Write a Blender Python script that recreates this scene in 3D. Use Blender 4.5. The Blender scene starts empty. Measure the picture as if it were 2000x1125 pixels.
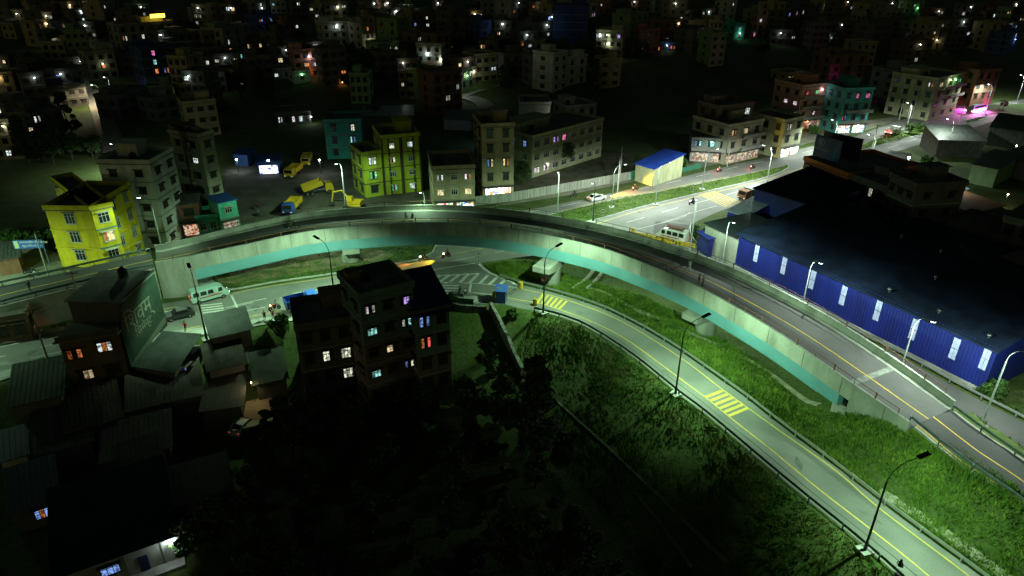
import bpy, bmesh, math, random
import numpy as np
from mathutils import Vector, Matrix
R = math.radians
random.seed(7); rng = np.random.default_rng(7)
SC = bpy.context.scene; COL = SC.collection
H = 50.0
# ---------------------------------------------------------------- camera, world, moon, exposure
_f, _cx, _cy = 1350.0, 1000.0, 562.5
_p = math.atan(_f/2698.0); _roll = math.atan(20/2700.0)
fw = np.array([0, math.cos(_p), -math.sin(_p)]); _rt = np.array([1., 0, 0]); _dn = np.array([0, -math.sin(_p), -math.cos(_p)])
_c, _s = math.cos(_roll), math.sin(_roll)
ix = _c*_rt - _s*_dn; iy = _s*_rt + _c*_dn
cd = bpy.data.cameras.new('camera'); cam = bpy.data.objects.new('camera', cd); COL.objects.link(cam)
cd.sensor_width = 36; cd.lens = 36*_f/2000; cd.clip_end = 4000; cd.clip_start = 0.5
m = Matrix(((ix[0], -iy[0], -fw[0], 0), (ix[1], -iy[1], -fw[1], 0), (ix[2], -iy[2], -fw[2], H), (0, 0, 0, 1)))
cam.matrix_world = m; SC.camera = cam
W = bpy.data.worlds.new('World'); SC.world = W; W.use_nodes = True
nt = W.node_tree; bgn = nt.nodes['Background']; sky = nt.nodes.new('ShaderNodeTexSky'); sky.sky_type = 'NISHITA'; sky.sun_disc = False
sky.sun_elevation = R(8); sky.sun_rotation = R(200); tn = nt.nodes.new('ShaderNodeVectorMath'); tn.operation = 'MULTIPLY'; tn.inputs[1].default_value = (.75, 1, .62); nt.links.new(sky.outputs[0], tn.inputs[0]); nt.links.new(tn.outputs[0], bgn.inputs[0]); bgn.inputs[1].default_value = 0.0092
sl = bpy.data.lights.new('moonlight', 'SUN'); sl.energy = 0.004; sl.angle = R(0.5); sl.color = (.8, 1, .85)
so = bpy.data.objects.new('moonlight', sl); COL.objects.link(so); so.rotation_euler = (R(50), 0, R(-20))
SC.view_settings.view_transform = 'Standard'; SC.view_settings.look = 'None'; SC.view_settings.exposure = 0; SC.view_settings.gamma = 1
SC.view_settings.use_curve_mapping = False
SC.cycles.max_bounces = 4; SC.cycles.diffuse_bounces = 3; SC.cycles.glossy_bounces = 2; SC.cycles.use_denoising = True
SC.cycles.sample_clamp_indirect = 2.0; SC.cycles.sample_clamp_direct = 0; SC.cycles.use_adaptive_sampling = True; SC.cycles.adaptive_threshold = 0.02
try: SC.cycles.use_light_tree = True
except Exception: pass
# ---------------------------------------------------------------- pixel -> place
def G(x, y, z=0.0):
    d = fw+ix*(x-_cx)/_f+iy*(y-_cy)/_f
    t = (z-H)/d[2]
    return Vector((d[0]*t, d[1]*t, z))
def PJ(P):
    v = np.array(P)-np.array([0, 0, H]); k = v@fw
    return _cx+_f*(v@ix)/k, _cy+_f*(v@iy)/k
def GP(pts, z=0.0): return [G(a, b, z) for a, b in pts]
def smooth(pts, step=3.0, closed=False):
    P = [Vector(p) for p in pts]; out = []; n = len(P)
    for i in range(n-1 if not closed else n):
        p1, p2 = P[i], P[(i+1) % n]
        p0 = P[i-1] if (i > 0 or closed) else p1*2-p2
        p3 = P[(i+2) % n] if (i+2 < n or closed) else p2*2-p1
        k = max(1, int((p2-p1).length/step))
        for j in range(k):
            t = j/k
            out.append(0.5*((2*p1)+(p2-p0)*t+(2*p0-5*p1+4*p2-p3)*t*t+(3*p1-p0-3*p2+p3)*t**3))
    if not closed: out.append(P[-1])
    return out
def resample(P, n=None, step=None):
    P = [Vector(p) for p in P]; L = [0]
    for a, b in zip(P[:-1], P[1:]): L.append(L[-1]+(b-a).length)
    if n is None: n = max(2, int(round(L[-1]/step))+1)
    out = []; j = 0
    for i in range(n):
        s = L[-1]*i/(n-1)
        while j < len(L)-2 and L[j+1] < s: j += 1
        t = (s-L[j])/max(1e-9, L[j+1]-L[j]); out.append(P[j].lerp(P[j+1], min(1, max(0, t))))
    return out
def offset(P, d):
    """shift a polyline sideways in plan; positive is to the left of travel"""
    out = []
    for i, p in enumerate(P):
        a = P[max(0, i-1)]; b = P[min(len(P)-1, i+1)]; t = (b-a); t.z = 0; t.normalize()
        out.append(Vector((p.x-t.y*d, p.y+t.x*d, p.z)))
    return out
# ---------------------------------------------------------------- materials
MATS = {}
def M(name, col=(.5, .5, .5), rough=.85, col2=None, scale=.6, var=.18, metal=0., emit=0., ecol=None, bump=0., spec=.3, detail=6, lo=.35, hi=.65, fine=None, stretch=None):
    if name in MATS: return MATS[name]
    m = bpy.data.materials.new(name); m.use_nodes = True; n = m.node_tree.nodes; l = m.node_tree.links
    b = n['Principled BSDF']; b.inputs['Roughness'].default_value = rough; b.inputs['Metallic'].default_value = metal
    b.inputs['Specular IOR Level'].default_value = spec
    c2 = col2 or tuple(c*(1-var) for c in col)
    ge = n.new('ShaderNodeNewGeometry'); mp = n.new('ShaderNodeMapping'); l.new(ge.outputs['Position'], mp.inputs[0])
    if stretch: mp.inputs['Scale'].default_value = stretch
    no = n.new('ShaderNodeTexNoise'); no.inputs['Scale'].default_value = scale; no.inputs['Detail'].default_value = detail
    l.new(mp.outputs[0], no.inputs['Vector'])
    cr = n.new('ShaderNodeValToRGB'); cr.color_ramp.elements[0].position = lo; cr.color_ramp.elements[1].position = hi
    cr.color_ramp.elements[0].color = (*c2, 1); cr.color_ramp.elements[1].color = (*col, 1)
    l.new(no.outputs['Fac'], cr.inputs[0]); src = cr.outputs[0]
    if fine:
        n2 = n.new('ShaderNodeTexNoise'); n2.inputs['Scale'].default_value = fine[0]; n2.inputs['Detail'].default_value = 3; l.new(ge.outputs['Position'], n2.inputs['Vector'])
        mr = n.new('ShaderNodeMapRange'); mr.inputs['From Min'].default_value = .3; mr.inputs['From Max'].default_value = .7
        mr.inputs['To Min'].default_value = 1-fine[1]; mr.inputs['To Max'].default_value = 1+fine[1]; l.new(n2.outputs['Fac'], mr.inputs[0])
        mx = n.new('ShaderNodeVectorMath'); mx.operation = 'SCALE'; l.new(src, mx.inputs[0]); l.new(mr.outputs[0], mx.inputs['Scale']); src = mx.outputs[0]
    l.new(src, b.inputs['Base Color'])
    if bump:
        bn = n.new('ShaderNodeBump'); bn.inputs['Strength'].default_value = bump; bn.inputs['Distance'].default_value = .1; l.new(no.outputs['Fac'], bn.inputs['Height']); l.new(bn.outputs[0], b.inputs['Normal'])
    if emit:
        b.inputs['Emission Color'].default_value = (*(ecol or col), 1); b.inputs['Emission Strength'].default_value = emit
    MATS[name] = m; return m
def goods(name, cols, strength, scale=6.0):
    """a lit interior with goods on shelves: coloured cells that give off light"""
    if name in MATS: return MATS[name]
    m = bpy.data.materials.new(name); m.use_nodes = True; n = m.node_tree.nodes; l = m.node_tree.links; b = n['Principled BSDF']
    tc = n.new('ShaderNodeNewGeometry'); vo = n.new('ShaderNodeTexVoronoi'); vo.inputs['Scale'].default_value = scale; vo.distance = 'CHEBYCHEV'; l.new(tc.outputs['Position'], vo.inputs['Vector'])
    cr = n.new('ShaderNodeValToRGB'); cr.color_ramp.interpolation = 'CONSTANT'
    while len(cr.color_ramp.elements) < len(cols): cr.color_ramp.elements.new(.5)
    for i, c in enumerate(cols): cr.color_ramp.elements[i].position = i/len(cols); cr.color_ramp.elements[i].color = (*c, 1)
    sx = n.new('ShaderNodeSeparateColor'); l.new(vo.outputs['Color'], sx.inputs[0]); l.new(sx.outputs[0], cr.inputs[0])
    l.new(cr.outputs[0], b.inputs['Base Color']); l.new(cr.outputs[0], b.inputs['Emission Color']); b.inputs['Emission Strength'].default_value = strength
    MATS[name] = m; return m
# ---------------------------------------------------------------- mesh collector
class MB:
    def __init__(s): s.v = []; s.f = []; s.mi = []
    def quad(s, *p, mi=0):
        k = len(s.v); s.v += [tuple(q) for q in p]; s.f.append(tuple(range(k, k+len(p)))); s.mi.append(mi); return s
    def box(s, c, d, rz=0, mi=0, M4=None):
        x, y, z = [q/2 for q in d]; k = len(s.v); ca, sa = math.cos(rz), math.sin(rz)
        for sx, sy, sz in ((-1,-1,-1),(1,-1,-1),(1,1,-1),(-1,1,-1),(-1,-1,1),(1,-1,1),(1,1,1),(-1,1,1)):
            a, b = sx*x, sy*y; q = Vector((c[0]+a*ca-b*sa, c[1]+a*sa+b*ca, c[2]+sz*z))
            if M4 is not None: q = M4 @ q
            s.v.append(tuple(q))
        for f in ((0,3,2,1),(4,5,6,7),(0,1,5,4),(1,2,6,5),(2,3,7,6),(3,0,4,7)): s.f.append(tuple(k+i for i in f)); s.mi.append(mi)
        return s
    def cyl(s, a, b, r0, r1=None, n=8, mi=0, cap=True):
        r1 = r0 if r1 is None else r1; a, b = Vector(a), Vector(b); d = (b-a).normalized()
        u = d.orthogonal().normalized(); w = d.cross(u); k = len(s.v)
        for P, r in ((a, r0), (b, r1)):
            for i in range(n):
                t = 2*math.pi*i/n; s.v.append(tuple(P+u*(math.cos(t)*r)+w*(math.sin(t)*r)))
        for i in range(n): s.f.append((k+i, k+(i+1) % n, k+n+(i+1) % n, k+n+i)); s.mi.append(mi)
        if cap: s.f.append(tuple(k+i for i in reversed(range(n)))); s.mi.append(mi); s.f.append(tuple(k+n+i for i in range(n))); s.mi.append(mi)
        return s
    def tube(s, P, r, n=6, mi=0, r1=None):
        P = [Vector(p) for p in P]; k = len(s.v); L = len(P)
        for j, p in enumerate(P):
            d = (P[min(L-1, j+1)]-P[max(0, j-1)]).normalized(); u = Vector((0, 0, 1)).cross(d)
            if u.length < .05: u = Vector((1, 0, 0))
            u.normalize(); w = d.cross(u); rr = r if r1 is None else r+(r1-r)*j/(L-1)
            for i in range(n):
                t = 2*math.pi*i/n; s.v.append(tuple(p+u*(math.cos(t)*rr)+w*(math.sin(t)*rr)))
        for j in range(L-1):
            for i in range(n): s.f.append((k+j*n+i, k+j*n+(i+1) % n, k+(j+1)*n+(i+1) % n, k+(j+1)*n+i)); s.mi.append(mi)
        s.f.append(tuple(k+i for i in reversed(range(n)))); s.mi.append(mi); s.f.append(tuple(k+(L-1)*n+i for i in range(n))); s.mi.append(mi)
        return s
    def prism(s, poly, z0, z1, mi=0, mt=None):
        """plan polygon (counter-clockwise) extruded from z0 to z1"""
        n = len(poly); k = len(s.v)
        if sum(poly[i][0]*poly[(i+1) % n][1]-poly[(i+1) % n][0]*poly[i][1] for i in range(n)) < 0: poly = poly[::-1]
        for z in (z0, z1):
            for p in poly: s.v.append((p[0], p[1], z))
        s.f.append(tuple(k+i for i in reversed(range(n)))); s.mi.append(mi)
        s.f.append(tuple(k+n+i for i in range(n))); s.mi.append(mi if mt is None else mt)
        for i in range(n): s.f.append((k+i, k+(i+1) % n, k+n+(i+1) % n, k+n+i)); s.mi.append(mi)
        return s
    def sweep(s, rows, mi=0, close=True, caps=True):
        """rows: list of equal-length point rings"""
        k = len(s.v); n = len(rows[0])
        for r in rows: s.v += [tuple(p) for p in r]
        for j in range(len(rows)-1):
            for i in range(n if close else n-1):
                s.f.append((k+j*n+i, k+j*n+(i+1) % n, k+(j+1)*n+(i+1) % n, k+(j+1)*n+i)); s.mi.append(mi)
        if close and caps:
            s.f.append(tuple(k+i for i in reversed(range(n)))); s.mi.append(mi); s.f.append(tuple(k+(len(rows)-1)*n+i for i in range(n))); s.mi.append(mi)
        return s
    def sphere(s, c, r, n=8, m=6, mi=0, sc=(1, 1, 1)):
        k = len(s.v)
        for j in range(m+1):
            a = math.pi*j/m
            for i in range(n):
                t = 2*math.pi*i/n; s.v.append((c[0]+r*sc[0]*math.sin(a)*math.cos(t), c[1]+r*sc[1]*math.sin(a)*math.sin(t), c[2]+r*sc[2]*math.cos(a)))
        for j in range(m):
            for i in range(n): s.f.append((k+j*n+i, k+(j+1)*n+i, k+(j+1)*n+(i+1) % n, k+j*n+(i+1) % n)); s.mi.append(mi)
        return s
    def mesh(s, name, mats):
        me = bpy.data.meshes.new(name); me.from_pydata(s.v, [], s.f)
        mats = mats if isinstance(mats, (list, tuple)) else [mats]
        for m in mats: me.materials.append(m)
        if len(mats) > 1: me.polygons.foreach_set('material_index', s.mi)
        me.update(); return me
    def build(s, name, mats, parent=None, loc=None, rz=0, smooth=False, fixn=False):
        me = s.mesh(name, mats)
        if fixn:
            bm = bmesh.new(); bm.from_mesh(me); bmesh.ops.remove_doubles(bm, verts=bm.verts, dist=1e-5); bmesh.ops.recalc_face_normals(bm, faces=bm.faces); bm.to_mesh(me); bm.free()
        if smooth: me.polygons.foreach_set('use_smooth', [True]*len(me.polygons))
        return link(name, me, parent, loc, rz)
def link(name, data, parent=None, loc=None, rz=0):
    o = bpy.data.objects.new(name, data); COL.objects.link(o)
    if parent is not None: o.parent = parent
    if loc is not None: o.location = loc
    if rz: o.rotation_euler = (0, 0, rz)
    return o
def tag(o, label=None, cat=None, group=None, kind=None):
    if label: o['label'] = label
    if cat: o['category'] = cat
    if group: o['group'] = group
    if kind: o['kind'] = kind
    return o
def thing(name, label, cat, loc=(0, 0, 0), rz=0, group=None):
    o = link(name, None, None, loc, rz); o.empty_display_size = .3; return tag(o, label, cat, group)
def struct(o, label=None): return tag(o, label, kind='structure')
def dup(o, loc=None, rz=None, label=None, group=None, sc=None, skip=()):
    r = o.copy(); COL.objects.link(r)
    if loc is not None: r.location = loc
    if rz is not None: r.rotation_euler = (0, 0, rz)
    if sc is not None: r.scale = (sc, sc, sc)
    if label: r['label'] = label
    if group: r['group'] = group
    def kids(src, dst):
        for ch in list(src.children):
            c = ch.copy(); COL.objects.link(c); c.parent = dst; kids(ch, c)
    kids(o, r); return r
def light(name, kind, energy, col, loc, parent=None, size=None, blend=.4, aim=None, rad=.1):
    L = bpy.data.lights.new(name, kind); L.energy = energy; L.color = col; L.shadow_soft_size = rad
    if kind == 'SPOT': L.spot_size = R(size or 150); L.spot_blend = blend
    o = link(name, L, parent, loc)
    if aim is not None: o.rotation_euler = Vector(aim).to_track_quat('-Z', 'Y').to_euler()
    return o
def sheet(name, poly, z, mat, label=None):
    return struct(MB().quad(*[(p[0], p[1], z) for p in poly]).build(name, mat, fixn=False), label)
def tri_sheet(name, poly, z, mats, thick=None):
    """flat polygon, any outline, facing up, at height z; with thick, a raised slab with side faces"""
    bm = bmesh.new(); P = [(p[0], p[1]) for p in poly]
    if sum(P[i][0]*P[(i+1) % len(P)][1]-P[(i+1) % len(P)][0]*P[i][1] for i in range(len(P))) < 0: P = P[::-1]
    vs = [bm.verts.new((a, b, z)) for a, b in P]; f = bm.faces.new(vs)
    if thick:
        lo = [bm.verts.new((a, b, z-thick)) for a, b in P]
        for i in range(len(P)): q = bm.faces.new((lo[i], lo[(i+1) % len(P)], vs[(i+1) % len(P)], vs[i])); q.material_index = 1 if isinstance(mats, (list, tuple)) else 0
    bmesh.ops.triangulate(bm, faces=[f]); me = bpy.data.meshes.new(name); bm.to_mesh(me); bm.free()
    for m in (mats if isinstance(mats, (list, tuple)) else [mats]): me.materials.append(m)
    return struct(link(name, me))
def strip(mb, P, w, z=0, off=0, mi=0):
    A = offset(P, off+w/2); B = offset(P, off-w/2)
    for i in range(len(P)-1): mb.quad(*[(q.x, q.y, q.z+z) for q in (B[i], B[i+1], A[i+1], A[i])], mi=mi)
def dashes(mb, P, w, on, gap, z=0, start=0):
    P = resample(P, step=.5); i = int(start/.5); a = int(on/.5); g = int(gap/.5)
    while i+a < len(P): strip(mb, P[i:i+a+1], w, z); i += a+g
# ---------------------------------------------------------------- guiding lines (service road, ramp, highway edges)
g_near = smooth(GP([(940,594),(985,594),(1015,602),(1078,614),(1136,634),(1195,669),(1246,704),(1297,746),(1334,776),(1375,806),(1417,841),(1511,921),(1591,987),(1683,1061),(1750,1120),(1850,1215),(1960,1330)]), 2)
g_far = smooth(GP([(935,517),(958,533),(1000,552),(1042,562),(1100,577),(1175,602),(1250,639),(1325,684),(1400,737),(1450,772),(1500,812),(1540,843),(1640,918),(1720,981),(1813,1051),(1913,1124),(2030,1215),(2150,1320)]), 2)
y_near = smooth(GP([(985,580),(1000,583),(1060,594),(1092,604),(1160,630),(1225,664),(1325,737),(1375,774),(1422,812),(1460,842),(1500,873),(1600,956),(1700,1033),(1813,1124),(1930,1235)]), 1.5)
y_far = smooth(GP([(1010,563),(1060,573),(1107,586),(1185,614),(1250,648),(1337,704),(1410,760),(1460,796),(1525,843),(1635,921),(1715,991),(1891,1124),(2010,1225)]), 1.5)
hw_low = GP([(-60,765),(0,745),(75,722),(190,698),(300,668),(430,650),(520,635),(640,618),(760,603),(860,594),(940,592)])
# flyover edges: outer top line of each parapet, with its height
NEAR = [(302,511,6.9),(338,508,7.1),(412,491,7.5),(486,476,7.9),(556,460,8.3),(624,448,8.6),(690,442,8.8),(754,437,8.95),(820,434,9.05),(882,435,9.1),(948,440,9.15),(1010,448,9.2),(1070,459,9.2),(1124,471,9.15),(1186,487,9.0),(1246,509,8.8),(1310,534,8.6),(1360,557,8.3),(1430,596,7.9),(1500,637,7.4),(1530,656,7.15),(1597,702,6.5),(1672,754,5.7),(1721,788,5.1),(1775,824,4.5)]
FAR = [(294,479,6.9),(340,469,7.15),(394,459,7.45),(462,444,7.8),(530,428,8.2),(594,416,8.5),(658,407.6,8.7),(720,402,8.9),(810,398,9.05),(900,400,9.1),(964,406,9.15),(1024,412,9.2),(1080,420,9.2),(1162,438,9.1),(1222,452,8.9),(1288,472,8.65),(1360,498,8.3),(1440,533,7.8),(1500,560,7.4),(1550,585,6.95),(1610,618,6.4),(1675,659,5.8),(1760,721,5.0),(1812,754,4.5),(1865,788,4.2)]
NEAR = [(a, b, z*.91) for a, b, z in NEAR]; FAR = [(a, b, z*.91) for a, b, z in FAR]
_N = resample(smooth([G(*q) for q in NEAR], 2), n=90); _F = smooth([G(*q) for q in FAR], 1)
FL = []                                            # stations: (near point, far point, unit across, width, z top of parapet)
for p in _N:
    q = min(_F, key=lambda a: (a.x-p.x)**2+(a.y-p.y)**2); d = Vector((q.x-p.x, q.y-p.y, 0)); w = d.length
    FL.append([Vector((p.x, p.y, 0)), d.normalized(), w, p.z])
ws = np.array([f[2] for f in FL]); _t = np.linspace(-1, 1, len(ws)); ws = np.polyval(np.polyfit(_t, ws, 4), _t)
for f, w in zip(FL, ws): f[2] = float(w)
_a = np.polyval(np.polyfit(_t, np.unwrap([math.atan2(f[1].y, f[1].x) for f in FL]), 7), _t)
for k_ in (0, 1):
    _c_ = np.array([f[0][k_] for f in FL]); _c_[2:-2] = np.convolve(_c_, np.ones(5)/5, mode='valid')
    for f, q_ in zip(FL, _c_): f[0][k_] = float(q_)
_z = np.array([f[3] for f in FL]); _z[3:-3] = np.convolve(_z, np.ones(7)/7, mode='valid')
for f, a_, z_ in zip(FL, _a, _z): f[1] = Vector((math.cos(a_), math.sin(a_), 0)); f[3] = float(z_)
def across(i, s, z): f = FL[i]; return f[0]+f[1]*(s*f[2])+Vector((0, 0, z))
# ramp beyond the right abutment and beyond the left one: (near edge px, far edge px, deck z)
RR = [((1775,824),(1865,801),3.1),((1800,843),(1900,828),3.0),((1876,906),(1950,864),2.9),((1951,953),(2010,905),2.5),((2020,1008),(2080,955),2.2),((2120,1085),(2190,1030),1.8),((2240,1170),(2320,1110),1.4)]
RL = [((302,524),(294,492),5.3),((250,535),(250,502),5.25),((144,562),(150,525),5.05),((84,576),(98,537),5.0),((0,598),(0,558),4.6),((-90,618),(-90,579),4.2),((-190,640),(-190,600),3.8)]
RRn = smooth([G(a[0], a[1], z) for a, b, z in RR], 2); RRf = smooth([G(b[0], b[1], z) for a, b, z in RR], 2)
RLn = smooth([G(a[0], a[1], z) for a, b, z in RL], 2); RLf = smooth([G(b[0], b[1], z) for a, b, z in RL], 2)
n_ = 40; RRn, RRf = resample(RRn, n_), resample(RRf, n_); RLn, RLf = resample(RLn, n_), resample(RLf, n_)
g2 = smooth(GP([(1349,440),(1346,458),(1362,482),(1400,505),(1450,530),(1515,562),(1600,604),(1675,654),(1775,702),(1875,759),(2000,822),(2150,905),(2300,990)]), 2)
# ---------------------------------------------------------------- terrain
_B = np.array([[p.x, p.y] for p in (hw_low[:-1]+g_near[1:])]+[[90, -40]])
_B[0, 0] -= 400; _B[0, 1] -= 120
def segdist(X, Y, P):
    D = np.full(X.shape, 1e9)
    for a, b in zip(P[:-1], P[1:]):
        v = b-a; L = v@v
        if L < 1e-9: continue
        t = np.clip(((X-a[0])*v[0]+(Y-a[1])*v[1])/L, 0, 1)
        D = np.minimum(D, np.hypot(X-a[0]-t*v[0], Y-a[1]-t*v[1]))
    return D
_rc = np.array([[(a.x+b.x)/2, (a.y+b.y)/2, a.z] for a, b in zip(RRn, RRf)][::3])
def ss(t): t = np.clip(t, 0, 1); return t*t*(3-2*t)
def ZT(X, Y):
    X = np.asarray(X, float); Y = np.asarray(Y, float); sh = X.shape; X = X.ravel(); Y = Y.ravel()
    Z = np.zeros(X.shape)
    yb = np.interp(X, _B[:, 0], _B[:, 1]) if np.all(np.diff(_B[:, 0]) > 0) else None
    if yb is None:
        o = np.argsort(_B[:, 0]); yb = np.interp(X, _B[o, 0], _B[o, 1])
    d = segdist(X, Y, _B); below = Y < yb
    dd = np.where(below, np.maximum(d-1.2, 0), 0)
    Z -= 8.5*(1-np.exp(-dd*.5/8.5*1.25))+.25*ss(dd/2)*0
    # background rise
    y0 = 195+np.clip((X-40)*.75, 0, 110)
    Z += np.clip(Y-y0, 0, 1500)*.075*ss((Y-y0)/90)
    # hollow under the flyover, between highway and service road
    c = np.array([[G(*q).x, G(*q).y] for q in ((1085,515),(1180,535),(1300,560),(1400,625),(1500,680),(1590,760))])
    Z -= 1.6*ss(1-segdist(X, Y, c)/8.5)
    # embankment of the right ramp
    best = np.full(X.shape, -9.)
    for a, b in zip(_rc[:-1], _rc[1:]):
        v = b[:2]-a[:2]; L = v@v; t = np.clip(((X-a[0])*v[0]+(Y-a[1])*v[1])/L, 0, 1)
        dist = np.hypot(X-a[0]-t*v[0], Y-a[1]-t*v[1]); zz = (a[2]+(b[2]-a[2])*t)-.45-np.maximum(dist-5.6, 0)*.55
        best = np.maximum(best, zz)
    inside = (~below) & (segdist(X, Y, np.array([[p.x, p.y] for p in g_far[::4]])) > .3)
    Z = np.where(inside & (best > Z) & (Y < 110), best, Z)
    # the two service roads stay level
    mid = np.array([[(a.x+b.x)/2, (a.y+b.y)/2] for a, b in zip(resample(g_near, 60), resample(g_far, 60))])
    k = ss((segdist(X, Y, mid)-5.2)/1.5); Z = np.where(~below, Z*k, Z)
    m2 = np.array([[p.x, p.y] for p in offset(g2, -3.2)[::4]]); k = ss((segdist(X, Y, m2)-3.6)/.8); Z = Z*k
    return Z.reshape(sh)
xs = np.concatenate([np.linspace(-900, -150, 40)[:-1], np.arange(-150, 150, 1.5), np.linspace(150, 1000, 45)])
ys = np.concatenate([np.linspace(-30, 24, 12)[:-1], np.arange(24, 185, 1.25), np.linspace(185, 400, 70)[1:], np.linspace(400, 1500, 50)[1:]])
XX, YY = np.meshgrid(xs, ys); ZZ = ZT(XX, YY); Z0 = ZZ.copy()
def zt(x, y):
    i = int(np.clip(np.searchsorted(xs, x)-1, 0, len(xs)-2)); j = int(np.clip(np.searchsorted(ys, y)-1, 0, len(ys)-2))
    a = min(1, max(0, (x-xs[i])/(xs[i+1]-xs[i]))); b = min(1, max(0, (y-ys[j])/(ys[j+1]-ys[j])))
    return float((Z0[j, i]*(1-a)+Z0[j, i+1]*a)*(1-b)+(Z0[j+1, i]*(1-a)+Z0[j+1, i+1]*a)*b)
def GT(px, py):
    z = 0.
    for _ in range(12):
        p = G(px, py, z); z = .5*z+.5*zt(p.x, p.y)
    return Vector((p.x, p.y, zt(p.x, p.y)))
nz = (np.sin(XX*.9+YY*.31)*np.sin(YY*.77-XX*.2)*.12+np.sin(XX*.23+1)*np.sin(YY*.19)*.25)
ZZ = ZZ+nz*np.clip(-ZZ-1.0, 0, 1)+np.where(YY > 230, nz*2, 0) - .02
me = bpy.data.meshes.new('ground'); nx, ny = len(xs), len(ys)
V = np.stack([XX, YY, ZZ], -1).reshape(-1, 3); I = np.arange(nx*ny).reshape(ny, nx)
Fq = np.stack([I[:-1, :-1], I[:-1, 1:], I[1:, 1:], I[1:, :-1]], -1).reshape(-1, 4)
me.vertices.add(len(V)); me.vertices.foreach_set('co', V.ravel()); me.loops.add(Fq.size); me.loops.foreach_set('vertex_index', Fq.ravel())
me.polygons.add(len(Fq)); me.polygons.foreach_set('loop_start', np.arange(0, Fq.size, 4)); me.update(calc_edges=True); me.validate()
me.polygons.foreach_set('use_smooth', [True]*len(Fq))
m_ground = M('ground_soil', (.060, .085, .022), .95, (.035, .065, .008), .3, fine=(2.5, .4), bump=.8)
me.materials.append(m_ground); struct(link('ground', me))
# ---------------------------------------------------------------- surfaces
m_asph = M('asphalt', (.175, .178, .165), .8, (.105, .11, .10), .13, fine=(7, .13), spec=.35, detail=9, lo=.3, hi=.62)
m_asph_dark = M('asphalt_dark', (.06, .06, .058), .8, (.04, .04, .04), .15, fine=(9, .1))
m_conc = M('concrete', (.36, .37, .34), .85, (.25, .26, .24), .5, fine=(4, .12), bump=.15)
m_conc_wall = M('concrete_wall', (.30, .30, .26), .85, (.13, .13, .11), .35, fine=(5, .12), stretch=(1, 1, .35))
m_grass_g = M('grass_ground', (.06, .10, .02), .95, (.035, .06, .015), .9, fine=(6, .4), bump=.8)
m_white = M('road_paint_white', (.62, .63, .6), .7, (.4, .41, .39), 1.5)
m_yellow = M('road_paint_yellow', (.62, .45, .06), .7, (.45, .34, .08), 1.2)
m_steel = M('galvanised_steel', (.45, .48, .46), .4, metal=.7, var=.2, scale=2)
m_dsteel = M('dark_steel', (.05, .06, .055), .5, metal=.3, var=.2, scale=2)
m_rust = M('rusty_rail', (.16, .07, .04), .8, (.09, .05, .035), 3)
m_black = M('black_panel', (.008, .008, .01), .35, var=.1)
up = [(-140,705),(0,668),(52,651),(180,625),(310,594),(420,578),(500,562),(640,540),(740,523),(820,508),(846,494),(853,480),(846,470),(870,450),(925,432),(1025,411),(1125,392),(1250,366),(1362,338),(1500,307),(1575,288),(1675,265),(1750,237),(1815,220),(1970,198),(2150,170)]
lo = [(2150,196),(2000,215),(1930,240),(1802,280),(1700,312),(1600,345),(1500,376),(1440,400),(1395,417),(1362,432),(1349,440),(1346,458),(1300,468),(1200,478),(1100,491),(1048,498),(942,513),(935,517),(958,533),(1000,552),(1042,562),(1015,602),(985,594)]
poly = GP(up+lo)+hw_low[::-1][1:]
tri_sheet('highway', poly, .0, m_asph)
def band(name, A, B, z, mat, n=80):
    A, B = resample(A, n), resample(B, n); mb = MB()
    for i in range(n-1): mb.quad(*[(q.x, q.y, q.z+z) for q in (A[i], A[i+1], B[i+1], B[i])])
    return struct(mb.build(name, mat, fixn=True))
_ia = next(i for i, p in enumerate(g_near) if PJ(p)[0] > 992); _ib = next(i for i, p in enumerate(g_far) if PJ(p)[0] > 1025)
tri_sheet('service_road', g_near[_ia:]+g_far[_ib:][::-1], .004, m_asph)
band('side_road', offset(g2, -.3), offset(g2, -6.8), .004, M('asphalt_side', (.10, .10, .095), .8, (.07, .07, .068), .2, fine=(9, .1)))
# pavement and kerb on the village side
tri_sheet('pavement', [Vector(p) for p in (offset(hw_low, -.0)[1:]+[q for q in offset(hw_low, 2.2)[1:]][::-1])], .13, [m_conc, m_conc], .13)
# raised islands: kerb ring + grass top
def island(name, pts, top=m_grass_g, h=.14):
    P = smooth(GP(pts), 2, closed=True); tri_sheet(name, P, h, [m_conc, m_conc], h+.02)
    C = sum(P, Vector())/len(P); A = sum(P[i].x*P[(i+1) % len(P)].y-P[(i+1) % len(P)].x*P[i].y for i in range(len(P)))
    Q = [];  s = 1 if A > 0 else -1
    for i, p in enumerate(P):
        t = (P[(i+1) % len(P)]-P[i-1]); t.z = 0; t.normalize(); Q.append(Vector((p.x-t.y*.3*s, p.y+t.x*.3*s, 0)))
    tri_sheet(name+'_grass', Q, h+.006, top); return Q
med1 = island('median', [(1000,437),(1080,418),(1195,391),(1300,372),(1425,347),(1500,331),(1540,323),(1541,328),(1500,346),(1375,376),(1250,406),(1160,431),(1100,440)])
med2 = island('median', [(1700,276),(1775,251),(1832,246),(1836,251),(1775,270),(1705,288),(1640,303)])
med3 = island('median', [(1885,236),(1925,227),(1931,229),(1890,241)])
isl = island('traffic_island', [(418,558),(412,534),(440,512),(560,480),(700,462),(800,458),(843,466),(853,480),(846,494),(820,507),(740,521),(640,537),(540,551),(448,567)])
m_paver = M('brick_pavers', (.22, .15, .10), .9, (.09, .11, .05), .7, lo=.42, hi=.56, fine=(5, .35))
tri_sheet('paved_island', smooth(GP([(432,554),(424,530),(520,508),(610,494),(735,489),(768,500),(742,511),(690,519),(560,540),(470,556)]), 2, closed=True), .152, m_paver)
sheet('apron', GP([(352,535),(408,533),(420,556),(366,560)]), .012, m_conc)
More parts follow.
